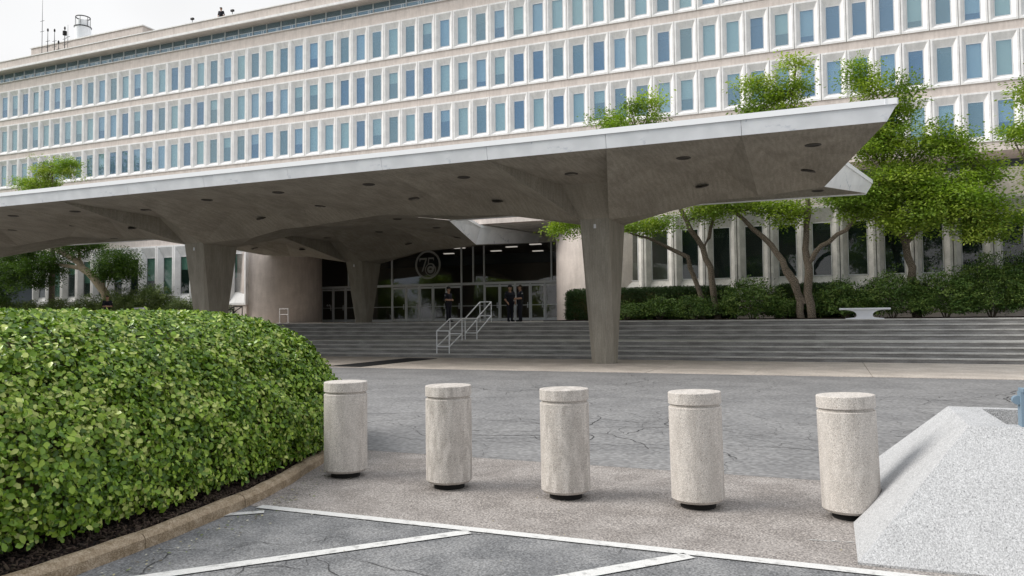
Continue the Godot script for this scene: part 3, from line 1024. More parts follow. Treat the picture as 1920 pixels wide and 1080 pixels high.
func make_bench() -> void:
	var t := thing("stone_bench", "white stone bench with concave pedestal at the top of the steps", "bench", P(1.3, PLAZA, 34.75))
	put(chamfer_box(1.92, 0.075, 0.55, 0.015), "seat", mats.stone_white, t, Vector3(0, 0.375, 0))
	var st := new_st()
	var loops := []
	for k in 13:
		var v := k / 12.0
		var y := v * 0.374
		var c := sqrt(maxf(0.0, 1.0 - pow(absf(2.0 * v - 0.9) / 1.12, 2.2)))
		var w := 0.80 - 0.5 * c
		if v < 0.1: w = 0.72
		var d := 0.25 - 0.06 * c
		loops.append([Vector3(-w, y, d), Vector3(w, y, d), Vector3(w, y, -d), Vector3(-w, y, -d)])
	st.set_smooth_group(-1)
	loft(st, loops, true)
	obj(st, "pedestal", mats.stone_white, t)

func rail_pair(t: Node3D, xs: Array, n0: float, h0: float, n1: float, h1: float, m: Material, r := 0.024) -> void:
	for x in xs:
		for e in [[n0, h0], [n1, h1]]:
			var st := new_st()
			tube(st, [P(x, e[1], e[0]), P(x, e[1] + 0.97, e[0])], [r, r])
			obj(st, "post", m, t)
		for y in [0.97, 0.30]:
			var st := new_st()
			tube(st, [P(x, h0 + y, n0), P(x, h1 + y, n1)], [r * 1.15, r * 1.15])
			obj(st, "top_rail" if y > 0.5 else "lower_rail", m, t)
	if xs.size() > 1:
		for e in [[n0, h0], [n1, h1]]:
			for y in [0.97, 0.30]:
				var st := new_st()
				tube(st, [P(xs[0], e[1] + y, e[0]), P(xs[1], e[1] + y, e[0])], [r, r])
				obj(st, "cross_bar", m, t)

func make_rails() -> void:
	var t := thing("handrail", "double white tube handrail running up the steps below the doors", "handrail")
	rail_pair(t, [-15.75, -15.15], 29.5, 0.175, 30.75, 0.70, mats.rail_white)
	rail_pair(t, [-15.75, -15.15], 32.3, 0.70, 33.95, 1.5, mats.rail_white)
	for x in [-15.75, -15.15]:
		var st := new_st()
		tube(st, [P(x, 1.67, 30.75), P(x, 1.67, 32.3)], [0.027, 0.027])
		obj(st, "level_rail", mats.rail_white, t)
	t = thing("handrail", "white handrail peeking over the hedge next to the officer", "handrail")
	rail_pair(t, [-38.6, -37.8], 32.3, 0.70, 33.95, 1.5, mats.rail_white, 0.04)
	t = thing("handrail", "dark grey handrail behind the concrete column over the hedge", "handrail")
	rail_pair(t, [-31.0, -30.4], 32.3, 0.70, 33.95, 1.5, mats.rail_dark)
	t = thing("stanchion", "thin metal stand with two uprights by the rounded entrance wall", "stand", P(-32.1, PLAZA, 39.6))
	for x in [-0.33, 0.33]:
		var st := new_st()
		tube(st, [Vector3(x, 0, 0), Vector3(x, 0.95, 0)], [0.022, 0.022])
		obj(st, "upright", mats.aluminium, t)
		st = new_st()
		lathe(st, [[0.0, 0.0], [0.14, 0.0], [0.14, 0.012], [0.0, 0.02]], 16, Vector3(x, 0, 0))
		obj(st, "foot", mats.aluminium, t)
	for y in [0.55, 0.9]:
		var st := new_st()
		tube(st, [Vector3(-0.33, y, 0), Vector3(0.33, y, 0)], [0.012, 0.012])
		obj(st, "cross_bar", mats.aluminium, t)

func make_roof_items() -> void:
	var t := thing("exhaust_stack", "silver exhaust stack with wire cage ring on the rooftop block", "chimney", P(-78.4, 33.1, 61.5))
	var st := new_st()
	lathe(st, [[0.0, -0.05], [0.85, -0.05], [0.85, 2.3], [0.8, 2.3]], 28)
	obj(st, "pipe", mats.aluminium, t)
	for e in [[2.35, 0.88], [3.5, 0.74]]:
		st = new_st()
		lathe(st, [[e[1] - 0.04, e[0] - 0.05], [e[1] + 0.04, e[0] - 0.05], [e[1] + 0.04, e[0] + 0.05], [e[1] - 0.04, e[0] + 0.05], [e[1] - 0.04, e[0] - 0.05]], 28)
		obj(st, "ring", mats.rail_dark, t)
	st = new_st()
	lathe(st, [[0.68, 2.3], [0.68, 3.1]], 28)
	obj(st, "inner_pipe", mats.white_metal, t)
	for k in 6:
		var a := TAU * k / 6.0
		st = new_st()
		tube(st, [Vector3(cos(a) * 0.76, 2.3, sin(a) * 0.76), Vector3(cos(a) * 0.76, 3.5, sin(a) * 0.76)], [0.03, 0.03], 5)
		obj(st, "stay", mats.rail_dark, t)
	var masts := [[-74.65, 35.1, 0.035, "tall thin whip antenna at the left end of the roof"], [-73.8, 31.9, 0.05, "antenna mast with round head second from the tall whip"], [-72.8, 31.7, 0.05, "antenna mast with drum head third from the tall whip"], [-72.2, 30.4, 0.05, "short antenna mast right of the drum headed mast"], [-71.3, 31.7, 0.05, "antenna mast carrying a basket ring nearest the exhaust stack"], [-70.85, 31.9, 0.03, "slim whip antenna closest to the exhaust stack"]]
	for m in masts:
		var a := thing("antenna_mast", m[3], "antenna", P(m[0], 27.74, 53.9), "antennas on the roof")
		var h: float = m[1] - 27.74
		st = new_st()
		tube(st, [Vector3.ZERO, Vector3(0, h * 0.6, 0), Vector3(0, h, 0)], [m[2], m[2] * 0.8, m[2] * 0.4], 6)
		obj(st, "pole", mats.rail_dark, a)
		if m[2] > 0.04:
			st = new_st()
			lathe(st, [[0.0, h - 0.25], [0.07, h - 0.22], [0.09, h - 0.05], [0.05, h + 0.08], [0.0, h + 0.1]], 12)
			obj(st, "head", mats.dark_metal, a)
		for y in [0.55, 0.7]:
			st = new_st()
			tube(st, [Vector3(-0.28, h * y, 0), Vector3(0.28, h * y, 0)], [0.025, 0.025], 5)
			obj(st, "cross_arm", mats.rail_dark, a)
		if m[3].contains("basket"):
			st = new_st()
			lathe(st, [[0.17, h * 0.8], [0.2, h * 0.8], [0.2, h * 0.9], [0.17, h * 0.9], [0.17, h * 0.8]], 14)
			obj(st, "basket", mats.dark_metal, a)
	for c in [[-52.5, "small dark floodlight on the parapet left of the roof lookout"], [-47.9, "small dark floodlight on the parapet right of the roof lookout"]]:
		var a := thing("floodlight", c[1], "floodlight", P(c[0], 28.5, 52.1), "floodlights on the parapet")
		st = new_st()
		tube(st, [Vector3.ZERO, Vector3(0, 0.35, 0)], [0.025, 0.025], 6)
		obj(st, "stem", mats.rail_dark, a)
		put(chamfer_box(0.34, 0.18, 0.2, 0.03), "lamp_housing", mats.dark_metal, a, Vector3(0, 0.33, 0))

# ---------------------------------------------------------------- people
# bones: [from, to, radius a, radius b, colour]; meshed as one skin by surface nets
func smin(a: float, b: float, k: float) -> float:
	var h := clampf(0.5 + 0.5 * (b - a) / k, 0.0, 1.0)
	return lerpf(b, a, h) - k * h * (1.0 - h)

func body_mesh(bones: Array, cell: float, k: float) -> ArrayMesh:
	var lo := Vector3(9, 9, 9)
	var hi := Vector3(-9, -9, -9)
	for b in bones:
		for e in [[b[0], b[2]], [b[1], b[3]]]:
			lo = lo.min(e[0] - Vector3.ONE * (e[1] + cell * 2))
			hi = hi.max(e[0] + Vector3.ONE * (e[1] + cell * 2))
	var nx := int((hi.x - lo.x) / cell) + 2
	var ny := int((hi.y - lo.y) / cell) + 2
	var nz := int((hi.z - lo.z) / cell) + 2
	var f := PackedFloat32Array()
	f.resize(nx * ny * nz)
	f.fill(1.0)
	for b in bones:
		var a: Vector3 = b[0]
		var d: Vector3 = b[1] - a
		var dd := maxf(d.length_squared(), 0.000001)
		var m := maxf(b[2], b[3]) + k * 1.5 + cell
		var l: Vector3 = (b[0].min(b[1]) - Vector3.ONE * m - lo) / cell
		var h: Vector3 = (b[0].max(b[1]) + Vector3.ONE * m - lo) / cell
		for z in range(maxi(0, int(l.z)), mini(nz, int(h.z) + 2)):
			for y in range(maxi(0, int(l.y)), mini(ny, int(h.y) + 2)):
				for x in range(maxi(0, int(l.x)), mini(nx, int(h.x) + 2)):
					var p := lo + Vector3(x, y, z) * cell
					var t := clampf((p - a).dot(d) / dd, 0.0, 1.0)
					var dist := p.distance_to(a + d * t) - lerpf(b[2], b[3], t)
					var i := (z * ny + y) * nx + x
					f[i] = smin(f[i], dist, k)
	var verts := {}
	var pts := []
	var cols := []
	var corner := [0, 1, nx, nx + 1, nx * ny, nx * ny + 1, nx * ny + nx, nx * ny + nx + 1]
	var off := []
	for c in 8:
		off.append(Vector3(c & 1, (c >> 1) & 1, (c >> 2) & 1))
	var edges := [[0, 1], [2, 3], [4, 5], [6, 7], [0, 2], [1, 3], [4, 6], [5, 7], [0, 4], [1, 5], [2, 6], [3, 7]]
	for z in nz - 1:
		for y in ny - 1:
			for x in nx - 1:
				var i := (z * ny + y) * nx + x
				var neg := 0
				for c in 8:
					if f[i + corner[c]] < 0.0: neg += 1
				if neg == 0 or neg == 8: continue
				var sum := Vector3.ZERO
				var cnt := 0
				for e in edges:
					var fa := f[i + corner[e[0]]]
					var fb := f[i + corner[e[1]]]
					if (fa < 0.0) != (fb < 0.0):
						sum += off[e[0]].lerp(off[e[1]], fa / (fa - fb))
						cnt += 1
				var p: Vector3 = lo + (Vector3(x, y, z) + sum / cnt) * cell
				verts[i] = pts.size()
				pts.append(p)
				var best := 9.0
				var col := Color.BLACK
				for b in bones:
					var a: Vector3 = b[0]
					var d: Vector3 = b[1] - a
					var t := clampf((p - a).dot(d) / maxf(d.length_squared(), 0.000001), 0.0, 1.0)
					var dist := p.distance_to(a + d * t) - lerpf(b[2], b[3], t)
					if dist < best:
						best = dist
						col = b[4]
				cols.append(col)
	var st := new_st()
	st.set_smooth_group(0)
	var strides := [1, nx, nx * ny]
	for z in range(1, nz - 1):
		for y in range(1, ny - 1):
			for x in range(1, nx - 1):
				var i := (z * ny + y) * nx + x
				for ax in 3:
					var fa := f[i]
					var fb := f[i + strides[ax]]
					if (fa < 0.0) == (fb < 0.0): continue
					var s1: int = strides[(ax + 1) % 3]
					var s2: int = strides[(ax + 2) % 3]
					var q := [i, i - s1, i - s1 - s2, i - s2]
					var ok := true
					for e in q:
						if not verts.has(e): ok = false
					if not ok: continue
					var order := [0, 2, 1, 0, 3, 2] if fa < 0.0 else [0, 1, 2, 0, 2, 3]
					for o in order:
						st.set_color(cols[verts[q[o]]])
						st.add_vertex(pts[verts[q[o]]])
	st.index()
	st.generate_normals()
	return st.commit()

const SKIN := Color(0.42, 0.25, 0.17)
const NAVY := Color(0.012, 0.014, 0.022)
const BLACKISH := Color(0.008, 0.008, 0.009)
const HAIR := Color(0.035, 0.025, 0.018)

func person_bones(pose: String, cap: bool) -> Array:
	var V := func(x: float, y: float, z: float) -> Vector3: return Vector3(x, y, z)
	var b := []
	for s in [-1.0, 1.0]:
		b.append([V.call(0.10 * s, 0.05, -0.02), V.call(0.13 * s, 0.04, 0.17), 0.05, 0.04, BLACKISH])
		b.append([V.call(0.10 * s, 0.09, -0.01), V.call(0.105 * s, 0.50, 0.02), 0.055, 0.072, NAVY])
		b.append([V.call(0.105 * s, 0.50, 0.02), V.call(0.095 * s, 0.92, 0.0), 0.074, 0.105, NAVY])
		b.append([V.call(0.05 * s, 1.32, 0.0), V.call(0.17 * s, 1.43, -0.01), 0.11, 0.07, NAVY])
		var sh: Vector3 = V.call(0.205 * s, 1.42, -0.01)
		var el: Vector3 = V.call(0.27 * s, 1.14, -0.05)
		var wr: Vector3 = V.call(0.06 * s, 1.12, 0.20)
		if pose == "sides":
			el = V.call(0.29 * s, 1.12, -0.03)
			wr = V.call(0.22 * s, 0.93, 0.13)
		b.append([sh, el, 0.064, 0.05, NAVY])
		b.append([el, wr, 0.046, 0.032, SKIN])
		var hd := (wr - el).normalized()
		b.append([wr, wr + hd * 0.075, 0.03, 0.034, SKIN])
		var sp := hd.cross(Vector3.UP).normalized()
		for k in 4:
			var root := wr + hd * 0.085 + Vector3(0, 0.024 - 0.016 * k, 0)
			b.append([root, root + hd * (0.05 - 0.006 * absf(k - 1.3)) + sp * 0.008, 0.010, 0.008, SKIN])
		b.append([wr + hd * 0.03 + Vector3(0, 0.03, 0), wr + hd * 0.075 + Vector3(0, 0.062, 0), 0.011, 0.009, SKIN])
	b.append([V.call(-0.06, 0.96, 0), V.call(0.06, 0.96, 0), 0.125, 0.125, NAVY])
	b.append([V.call(0, 1.0, 0.01), V.call(0, 1.12, 0.02), 0.145, 0.145, BLACKISH if pose == "belt" else NAVY])
	b.append([V.call(-0.05, 1.14, 0.02), V.call(0.05, 1.14, 0.02), 0.14, 0.14, NAVY])
	b.append([V.call(-0.07, 1.30, 0.01), V.call(0.07, 1.30, 0.01), 0.14, 0.14, NAVY])
	b.append([V.call(0, 1.44, -0.01), V.call(0, 1.56, 0.0), 0.062, 0.056, SKIN])
	b.append([V.call(0, 1.66, 0.012), V.call(0, 1.61, 0.035), 0.084, 0.066, SKIN])
	b.append([V.call(0, 1.70, -0.012), V.call(0, 1.715, 0.0), 0.092, 0.09, HAIR])
	b.append([V.call(0, 1.655, -0.035), V.call(0, 1.62, -0.03), 0.078, 0.066, HAIR])
	b.append([V.call(0, 1.665, 0.098), V.call(0, 1.64, 0.112), 0.012, 0.016, SKIN])
	for s in [-1.0, 1.0]:
		b.append([V.call(0.083 * s, 1.665, 0.0), V.call(0.086 * s, 1.63, 0.0), 0.014, 0.011, SKIN])
	return b

func make_person(label: String, at: Vector3, facing: float, mesh: ArrayMesh, cap: bool, group := "") -> Node3D:
	var t := thing("person", label, "person", at, group)
	put(mesh, "body", mats.person_cloth, t)
	var st := new_st()
	lathe(st, [[0.155, 0.98], [0.172, 0.985], [0.172, 1.035], [0.155, 1.04]], 20)
	var belt := obj(st, "duty_belt", mats.leather, t)
	belt.scale = Vector3(1.12, 1, 0.86)
	put(chamfer_box(0.05, 0.16, 0.07, 0.01), "holster", mats.leather, t, Vector3(0.215, 0.84, 0.0))
	for s in [-1.0, 1.0]:
		put(chamfer_box(0.012, 0.075, 0.06, 0.004), "shoulder_patch", mats.stone_white, t, Vector3(0.272 * s, 1.31, -0.02))
	if cap:
		st = new_st()
		lathe(st, [[0.102, 1.705], [0.106, 1.74], [0.095, 1.79], [0.05, 1.815], [0.0, 1.82]], 18)
		box(st, -0.07, 0.07, 1.705, 1.72, -0.19, -0.08)
		obj(st, "cap", mats.leather, t)
	for s in [-1.0, 1.0]:
		st = new_st()
		lathe(st, [[0.0, 1.657], [0.012, 1.66], [0.012, 1.668], [0.0, 1.671]], 8, Vector3(0.034 * s, 0, 0.088))
		obj(st, "eye", mats.bolt_black, t)
	t.rotation.y = facing
	return t

func make_people() -> void:
	var front := body_mesh(person_bones("front", false), 0.022, 0.035)
	var sides := body_mesh(person_bones("sides", false), 0.022, 0.035)
	var g := "officers in dark uniform"
	make_person("person in dark uniform with arms folded forward, alone before the doors", P(-18.0, PLAZA, 35.0), 1.35, front, true, g)
	make_person("person in dark uniform at the left of the talking pair", P(-14.55, PLAZA, 34.9), 0.9, sides, true, g)
	make_person("person in dark uniform holding a white cup in the talking pair", P(-13.95, PLAZA, 34.75), -0.9, front, false, g)
	make_person("person in dark uniform standing behind the foreground hedge", P(-40.8, PLAZA, 33.9), 0.6, front, false, g)
	make_person("person in dark clothes looking out from the building roof", P(-50.4, 28.3, 53.4), 0.3, sides, true)
	var c := thing("paper_cup", "white paper cup in the hands of the talking person", "cup", P(-13.95, PLAZA + 1.12, 34.75) + Vector3(0, 0, 0.235).rotated(Vector3.UP, -0.9))
	var st := new_st()
	lathe(st, [[0.0, 0.0], [0.03, 0.0], [0.04, 0.1], [0.043, 0.1], [0.0, 0.102]], 16)
	obj(st, "cup_body", mats.cup_paper, c)

# ---------------------------------------------------------------- plants
func leaf_cluster(sd: int, count: int, radius: float, length: float, width: float, flatness: float) -> ArrayMesh:
	var r := RandomNumberGenerator.new()
	r.seed = sd
	var st := new_st()
	st.set_smooth_group(-1)
	for k in count:
		var p := Vector3(r.randfn(0, 0.5), r.randfn(0, 0.5) * flatness, r.randfn(0, 0.5)) * radius
		var d := (Vector3(p.x, r.randf_range(-0.5, 0.4) * radius, p.z).normalized() + Vector3(r.randfn(0, 0.4), r.randfn(0, 0.25), r.randfn(0, 0.4))).normalized()
		var up := (Vector3.UP + Vector3(r.randfn(0, 0.45), 0, r.randfn(0, 0.45))).normalized()
		var s := d.cross(up).normalized()
		var l := length * r.randf_range(0.7, 1.25)
		var w := width * r.randf_range(0.75, 1.2)
		var m := p + d * l * 0.45 - up * w * 0.18
		var tip := p + d * l
		st.add_vertex(p); st.add_vertex(m + s * w * 0.5 + up * w * 0.2); st.add_vertex(tip)
		st.add_vertex(p); st.add_vertex(tip); st.add_vertex(m - s * w * 0.5 + up * w * 0.2)
	return finish(st)

var clusters := {}
func make_clusters() -> void:
	clusters["tree"] = [leaf_cluster(1, 26, 0.4, 0.14, 0.07, 0.45)]
	clusters["shrub"] = [leaf_cluster(3, 22, 0.2, 0.09, 0.045, 0.6), leaf_cluster(4, 22, 0.2, 0.09, 0.045, 0.6)]
	clusters["clipped"] = [leaf_cluster(5, 18, 0.13, 0.06, 0.034, 0.8)]
	clusters["far"] = [leaf_cluster(6, 14, 0.75, 0.42, 0.24, 0.5)]

func scatter(parent: Node, called: String, mesh: Mesh, material: Material, xf: Array, cols: Array) -> MeshInstance3D:
	var src := mesh.surface_get_arrays(0)
	var pos: PackedVector3Array = src[Mesh.ARRAY_VERTEX]
	var nor: PackedVector3Array = src[Mesh.ARRAY_NORMAL]
	if src[Mesh.ARRAY_INDEX] != null:
		var p2 := PackedVector3Array()
		var n2 := PackedVector3Array()
		for i in src[Mesh.ARRAY_INDEX]:
			p2.append(pos[i])
			n2.append(nor[i])
		pos = p2
		nor = n2
	var vv := PackedVector3Array()
	var nn := PackedVector3Array()
	var cc := PackedColorArray()
	var one := PackedColorArray()
	one.resize(pos.size())
	for k in xf.size():
		vv.append_array(xf[k] * pos)
		nn.append_array(Transform3D(xf[k].basis.orthonormalized(), Vector3.ZERO) * nor)
		one.fill(cols[k])
		cc.append_array(one)
	var arr := []
	arr.resize(Mesh.ARRAY_MAX)
	arr[Mesh.ARRAY_VERTEX] = vv
	arr[Mesh.ARRAY_NORMAL] = nn
	arr[Mesh.ARRAY_COLOR] = cc
	var am := ArrayMesh.new()
	am.add_surface_from_arrays(Mesh.PRIMITIVE_TRIANGLES, arr)
	return put(am, called, material, parent)

func tone(r: RandomNumberGenerator, pal: Array) -> Color:
	var a: Color = pal[r.randi() % pal.size()]
	var v := r.randf_range(0.75, 1.25)
	return Color(a.r * v, a.g * v, a.b * v)

const PAL_TREE := [Color(0.26, 0.36, 0.05), Color(0.32, 0.42, 0.065), Color(0.18, 0.28, 0.045), Color(0.37, 0.45, 0.09), Color(0.23, 0.34, 0.06)]
const PAL_DARK := [Color(0.065, 0.12, 0.025), Color(0.09, 0.16, 0.032), Color(0.045, 0.09, 0.02)]
const PAL_YEW := [Color(0.03, 0.06, 0.016), Color(0.04, 0.08, 0.02), Color(0.025, 0.05, 0.014)]
const PAL_SHRUB := [Color(0.07, 0.125, 0.025), Color(0.1, 0.17, 0.035), Color(0.045, 0.09, 0.02), Color(0.14, 0.2, 0.045)]
const PAL_OLIVE := [Color(0.13, 0.18, 0.05), Color(0.17, 0.22, 0.065), Color(0.09, 0.14, 0.035)]

# limbs: arrays of [point..., radii...]; blobs: [x, y, n, rx, ry, rn, count]
func make_tree(called: String, label: String, base: Vector3, limbs: Array, blobs: Array, kind: String, pal: Array, sd: int, bark: Material, group := "") -> void:
	var t := thing(called, label, "tree", base, group)
	var r := RandomNumberGenerator.new()
	r.seed = sd
	var st := new_st()
	for l in limbs:
		var pts := []
		for p in l[0]: pts.append(p - base)
		# bend between the given points
		var fine := [pts[0]]
		var rad := [l[1][0]]
		for k in pts.size() - 1:
			for e in 3:
				var u: float = (e + 1) / 3.0
				var jit := Vector3(r.randfn(0, 1), r.randfn(0, 0.5), r.randfn(0, 1)) * (0.05 if e < 2 else 0.0)
				fine.append(pts[k].lerp(pts[k + 1], u) + jit)
				rad.append(lerpf(l[1][k], l[1][k + 1], u))
		tube(st, fine, rad, 9)
	var xf := []
	var cols := []
	for b in blobs:
		var c := P(b[0], b[1], b[2]) - base
		# each blob breaks into sub-clumps so that the outline is uneven and has gaps
		var nclump := maxi(3, int(b[6] / 14.0))
		var start: Vector3 = limbs[0][0][-1] - base
		var bestd := 1e9
		for l in limbs:
			for p in l[0]:
				if (p - base).distance_to(c) < bestd and p.y > base.y + 1.5:
					bestd = (p - base).distance_to(c)
					start = p - base
		for q in nclump:
			var dir := Vector3(r.randfn(0, 1), r.randfn(0, 1), r.randfn(0, 1)).normalized() * pow(r.randf(), 0.4) * 0.86
			var cc := c + Vector3(dir.x * b[3], dir.y * b[4], dir.z * b[5])
			if q % 2 == 0 and start.distance_to(cc) < 2.0:
				tube(st, [start, start.lerp(cc, 0.5) + Vector3(0, -0.1, 0), cc], [0.045, 0.03, 0.01], 5)
			var sz := r.randf_range(0.4, 0.85) * (1.0 if kind != "far" else 2.6)
			var tint := tone(r, pal)
			for k in 14:
				var o := Vector3(r.randfn(0, 0.5), r.randfn(0, 0.3), r.randfn(0, 0.5)) * sz
				var s := r.randf_range(0.75, 1.25)
				xf.append(Transform3D(Basis(Vector3.UP, r.randf() * TAU).rotated(Vector3.RIGHT, r.randfn(0, 0.3)).scaled(Vector3.ONE * s), cc + o))
				var v := r.randf_range(0.8, 1.2)
				cols.append(Color(tint.r * v, tint.g * v, tint.b * v))
	obj(st, "trunk", bark, t)
	var half := xf.size() / 2
	var ms: Array = clusters[kind]
	scatter(t, "crown", ms[0], mats.leaf_tree, xf, cols)

func make_trees() -> void:
	var g := "trees growing along the office wall"
	make_tree("slender_tree", "slender tree with twin dark trunks nearest the concrete column", P(-5.1, 1.5, 37.2), [
		[[P(-4.9, 1.5, 37.2), P(-5.15, 3.5, 37.1), P(-5.5, 4.9, 37), P(-6.2, 6.2, 36.8), P(-7.2, 8.5, 36.5), P(-8.4, 10.6, 36.3)], [0.17, 0.15, 0.14, 0.11, 0.07, 0.03]],
		[[P(-5.6, 1.5, 37.3), P(-5.75, 2.9, 37.2), P(-6.2, 4.5, 36.9), P(-7.5, 5.2, 36.6), P(-9.2, 5.9, 36.3)], [0.13, 0.12, 0.11, 0.08, 0.03]],
		[[P(-5.5, 4.9, 37), P(-4.9, 6.4, 36.9), P(-4.5, 8.0, 36.6)], [0.1, 0.07, 0.03]]],
		[[-9.0, 10.7, 36.2, 1.8, 0.6, 1.0, 150], [-9.9, 11.3, 36.2, 0.5, 0.4, 0.5, 40], [-8.6, 11.6, 36.2, 0.35, 0.6, 0.4, 40], [-7.6, 11.7, 36.2, 0.25, 0.7, 0.3, 40], [-8.4, 9.2, 36.2, 2.6, 1.3, 1.3, 260], [-8.3, 6.15, 36.4, 1.6, 0.45, 0.9, 130], [-11.9, 6.3, 36.0, 0.9, 0.65, 0.9, 120], [-5.6, 6.7, 36.6, 1.2, 0.5, 0.9, 120], [-4.6, 8.4, 36.4, 1.8, 1.2, 1.2, 200]], "tree", PAL_TREE, 11, mats.bark, g)
	make_tree("forked_tree", "wide forked tree with pale grey limbs left of the stone bench", P(-0.95, 1.5, 36.3), [
		[[P(-1.2, 1.5, 36.3), P(-1.3, 2.6, 36.3), P(-1.9, 4.1, 36.1), P(-2.7, 5.2, 36.0), P(-3.9, 6.4, 35.8), P(-4.8, 7.4, 35.6)], [0.17, 0.16, 0.14, 0.12, 0.08, 0.03]],
		[[P(-0.75, 1.5, 36.3), P(-0.85, 3.3, 36.3), P(-0.95, 4.6, 36.2), P(-0.75, 6.2, 36.1), P(-1.1, 8.6, 36.0), P(-1.3, 11.6, 35.9)], [0.19, 0.18, 0.14, 0.11, 0.07, 0.02]],
		[[P(-0.9, 3.9, 36.3), P(-0.3, 4.7, 36.1), P(0.7, 5.3, 35.9), P(1.6, 6.5, 35.7), P(2.3, 7.6, 35.6)], [0.12, 0.1, 0.09, 0.06, 0.03]],
		[[P(-1.0, 2.2, 36.3), P(-1.7, 3.7, 36.2), P(-2.6, 5.1, 36.0)], [0.11, 0.1, 0.06]]],
		[[-2.6, 11.0, 35.8, 0.8, 0.6, 0.6, 90], [-2.9, 11.8, 35.8, 0.3, 0.7, 0.3, 40], [-2.0, 11.8, 35.8, 0.3, 0.8, 0.3, 40], [-1.2, 12.1, 35.8, 0.3, 1.2, 0.35, 75], [-1.4, 10.8, 35.8, 0.6, 0.6, 0.5, 60], [-1.8, 9.4, 35.8, 2.2, 1.3, 1.2, 200], [-3.6, 6.6, 35.6, 1.7, 0.5, 0.9, 150], [-1.4, 6.4, 35.8, 1.2, 0.55, 0.9, 130], [1.2, 6.7, 35.6, 1.4, 0.7, 0.9, 170], [1.2, 9.2, 35.7, 1.4, 1.5, 1.1, 150], [-4.6, 8.2, 35.6, 1.4, 1.1, 1.0, 110], [1.6, 11.3, 35.9, 0.5, 0.9, 0.45, 80], [1.3, 12.2, 35.9, 0.2, 0.6, 0.2, 25]], "tree", PAL_TREE, 12, mats.bark, g)
	make_tree("bright_tree", "bright yellow green tree with layered foliage past the canopy end", P(3.35, 1.5, 37.4), [
		[[P(3.5, 1.5, 37.4), P(3.3, 3.2, 37.4), P(3.1, 4.7, 37.2), P(2.7, 5.9, 37.0), P(2.3, 8.0, 36.8), P(2.2, 10.9, 36.6)], [0.2, 0.17, 0.15, 0.12, 0.08, 0.02]],
		[[P(3.1, 4.7, 37.2), P(3.7, 5.6, 37.1), P(4.2, 7.2, 36.9), P(5.3, 8.7, 36.6)], [0.12, 0.1, 0.07, 0.03]],
		[[P(3.3, 5.1, 37.1), P(4.4, 6.0, 36.8), P(6.0, 6.6, 36.5)], [0.08, 0.06, 0.03]]],
		[[3.0, 7.3, 36.4, 2.0, 1.1, 1.2, 620], [4.7, 6.3, 36.3, 1.9, 0.9, 1.1, 520], [1.5, 6.3, 36.2, 1.2, 0.9, 0.9, 300], [2.3, 9.0, 36.5, 1.2, 1.0, 1.0, 280], [2.7, 10.4, 36.6, 0.5, 1.0, 0.5, 100], [3.2, 11.2, 36.6, 0.25, 0.7, 0.25, 35], [4.5, 8.8, 36.6, 1.1, 0.9, 1.0, 220], [5.8, 7.8, 36.5, 0.9, 0.9, 0.9, 180], [5.9, 5.3, 36.3, 1.0, 0.7, 0.8, 200], [3.2, 5.6, 36.3, 1.4, 0.5, 0.9, 200]], "tree", PAL_TREE, 13, mats.bark, g)
	make_tree("edge_tree", "leafy green tree cut off by the right edge of the view", P(9.2, 1.5, 37.2), [
		[[P(9.2, 1.5, 37.2), P(9.0, 4.5, 37.1), P(8.8, 7.5, 36.8), P(8.6, 10.5, 36.6)], [0.2, 0.17, 0.12, 0.03]],
		[[P(9.0, 4.5, 37.1), P(8.0, 6.6, 36.8), P(7.4, 8.0, 36.6)], [0.12, 0.08, 0.03]]],
		[[7.7, 9.0, 36.5, 1.0, 1.0, 0.9, 180], [8.2, 10.6, 36.5, 1.2, 0.8, 1.0, 180], [9.0, 7.6, 36.5, 1.6, 1.2, 1.1, 250], [8.0, 5.6, 36.4, 0.9, 0.7, 0.8, 120]], "tree", PAL_TREE, 14, mats.bark, g)
	make_tree("leaning_tree", "dark leafy tree with a pale leaning trunk behind the hedge", P(-43.9, 1.5, 36.8), [
		[[P(-43.7, 1.5, 36.8), P(-44.4, 3.6, 36.7), P(-45.4, 4.7, 36.6), P(-46.6, 5.7, 36.5), P(-48.4, 6.5, 36.4), P(-50.0, 8.3, 36.3), P(-50.2, 11.2, 36.3)], [0.3, 0.27, 0.25, 0.22, 0.17, 0.1, 0.03]],
		[[P(-45.9, 5.2, 36.5), P(-47.6, 5.5, 36.3), P(-49.4, 5.7, 36.2)], [0.16, 0.12, 0.06]],
		[[P(-46.6, 5.7, 36.5), P(-46.5, 7.2, 36.4), P(-47.2, 9.0, 36.3)], [0.12, 0.09, 0.04]]],
		[[-50.5, 5.4, 36.0, 3.2, 1.9, 1.3, 720], [-54.5, 4.8, 36.0, 3.0, 2.3, 1.4, 680], [-43.0, 5.3, 36.2, 1.8, 1.3, 1.0, 430], [-46.6, 6.8, 36.2, 2.4, 0.7, 1.2, 300], [-50.0, 9.0, 36.2, 2.8, 1.4, 1.2, 240]], "tree", PAL_DARK, 15, mats.pale_bark, g)
	make_tree("sunlit_tree", "bright treetop rising above the canopy edge at the far left", P(-50.6, 1.5, 37.6), [
		[[P(-50.6, 1.5, 37.6), P(-50.4, 6.0, 37.4), P(-50.2, 9.5, 37.2), P(-50.0, 12.6, 37.0)], [0.2, 0.17, 0.12, 0.03]]],
		[[-51.2, 11.3, 36.9, 2.4, 0.45, 1.0, 200], [-50.3, 12.2, 36.9, 0.9, 0.7, 0.7, 110], [-48.6, 12.3, 36.9, 0.9, 0.9, 0.7, 130]], "tree", PAL_TREE, 16, mats.bark, g)
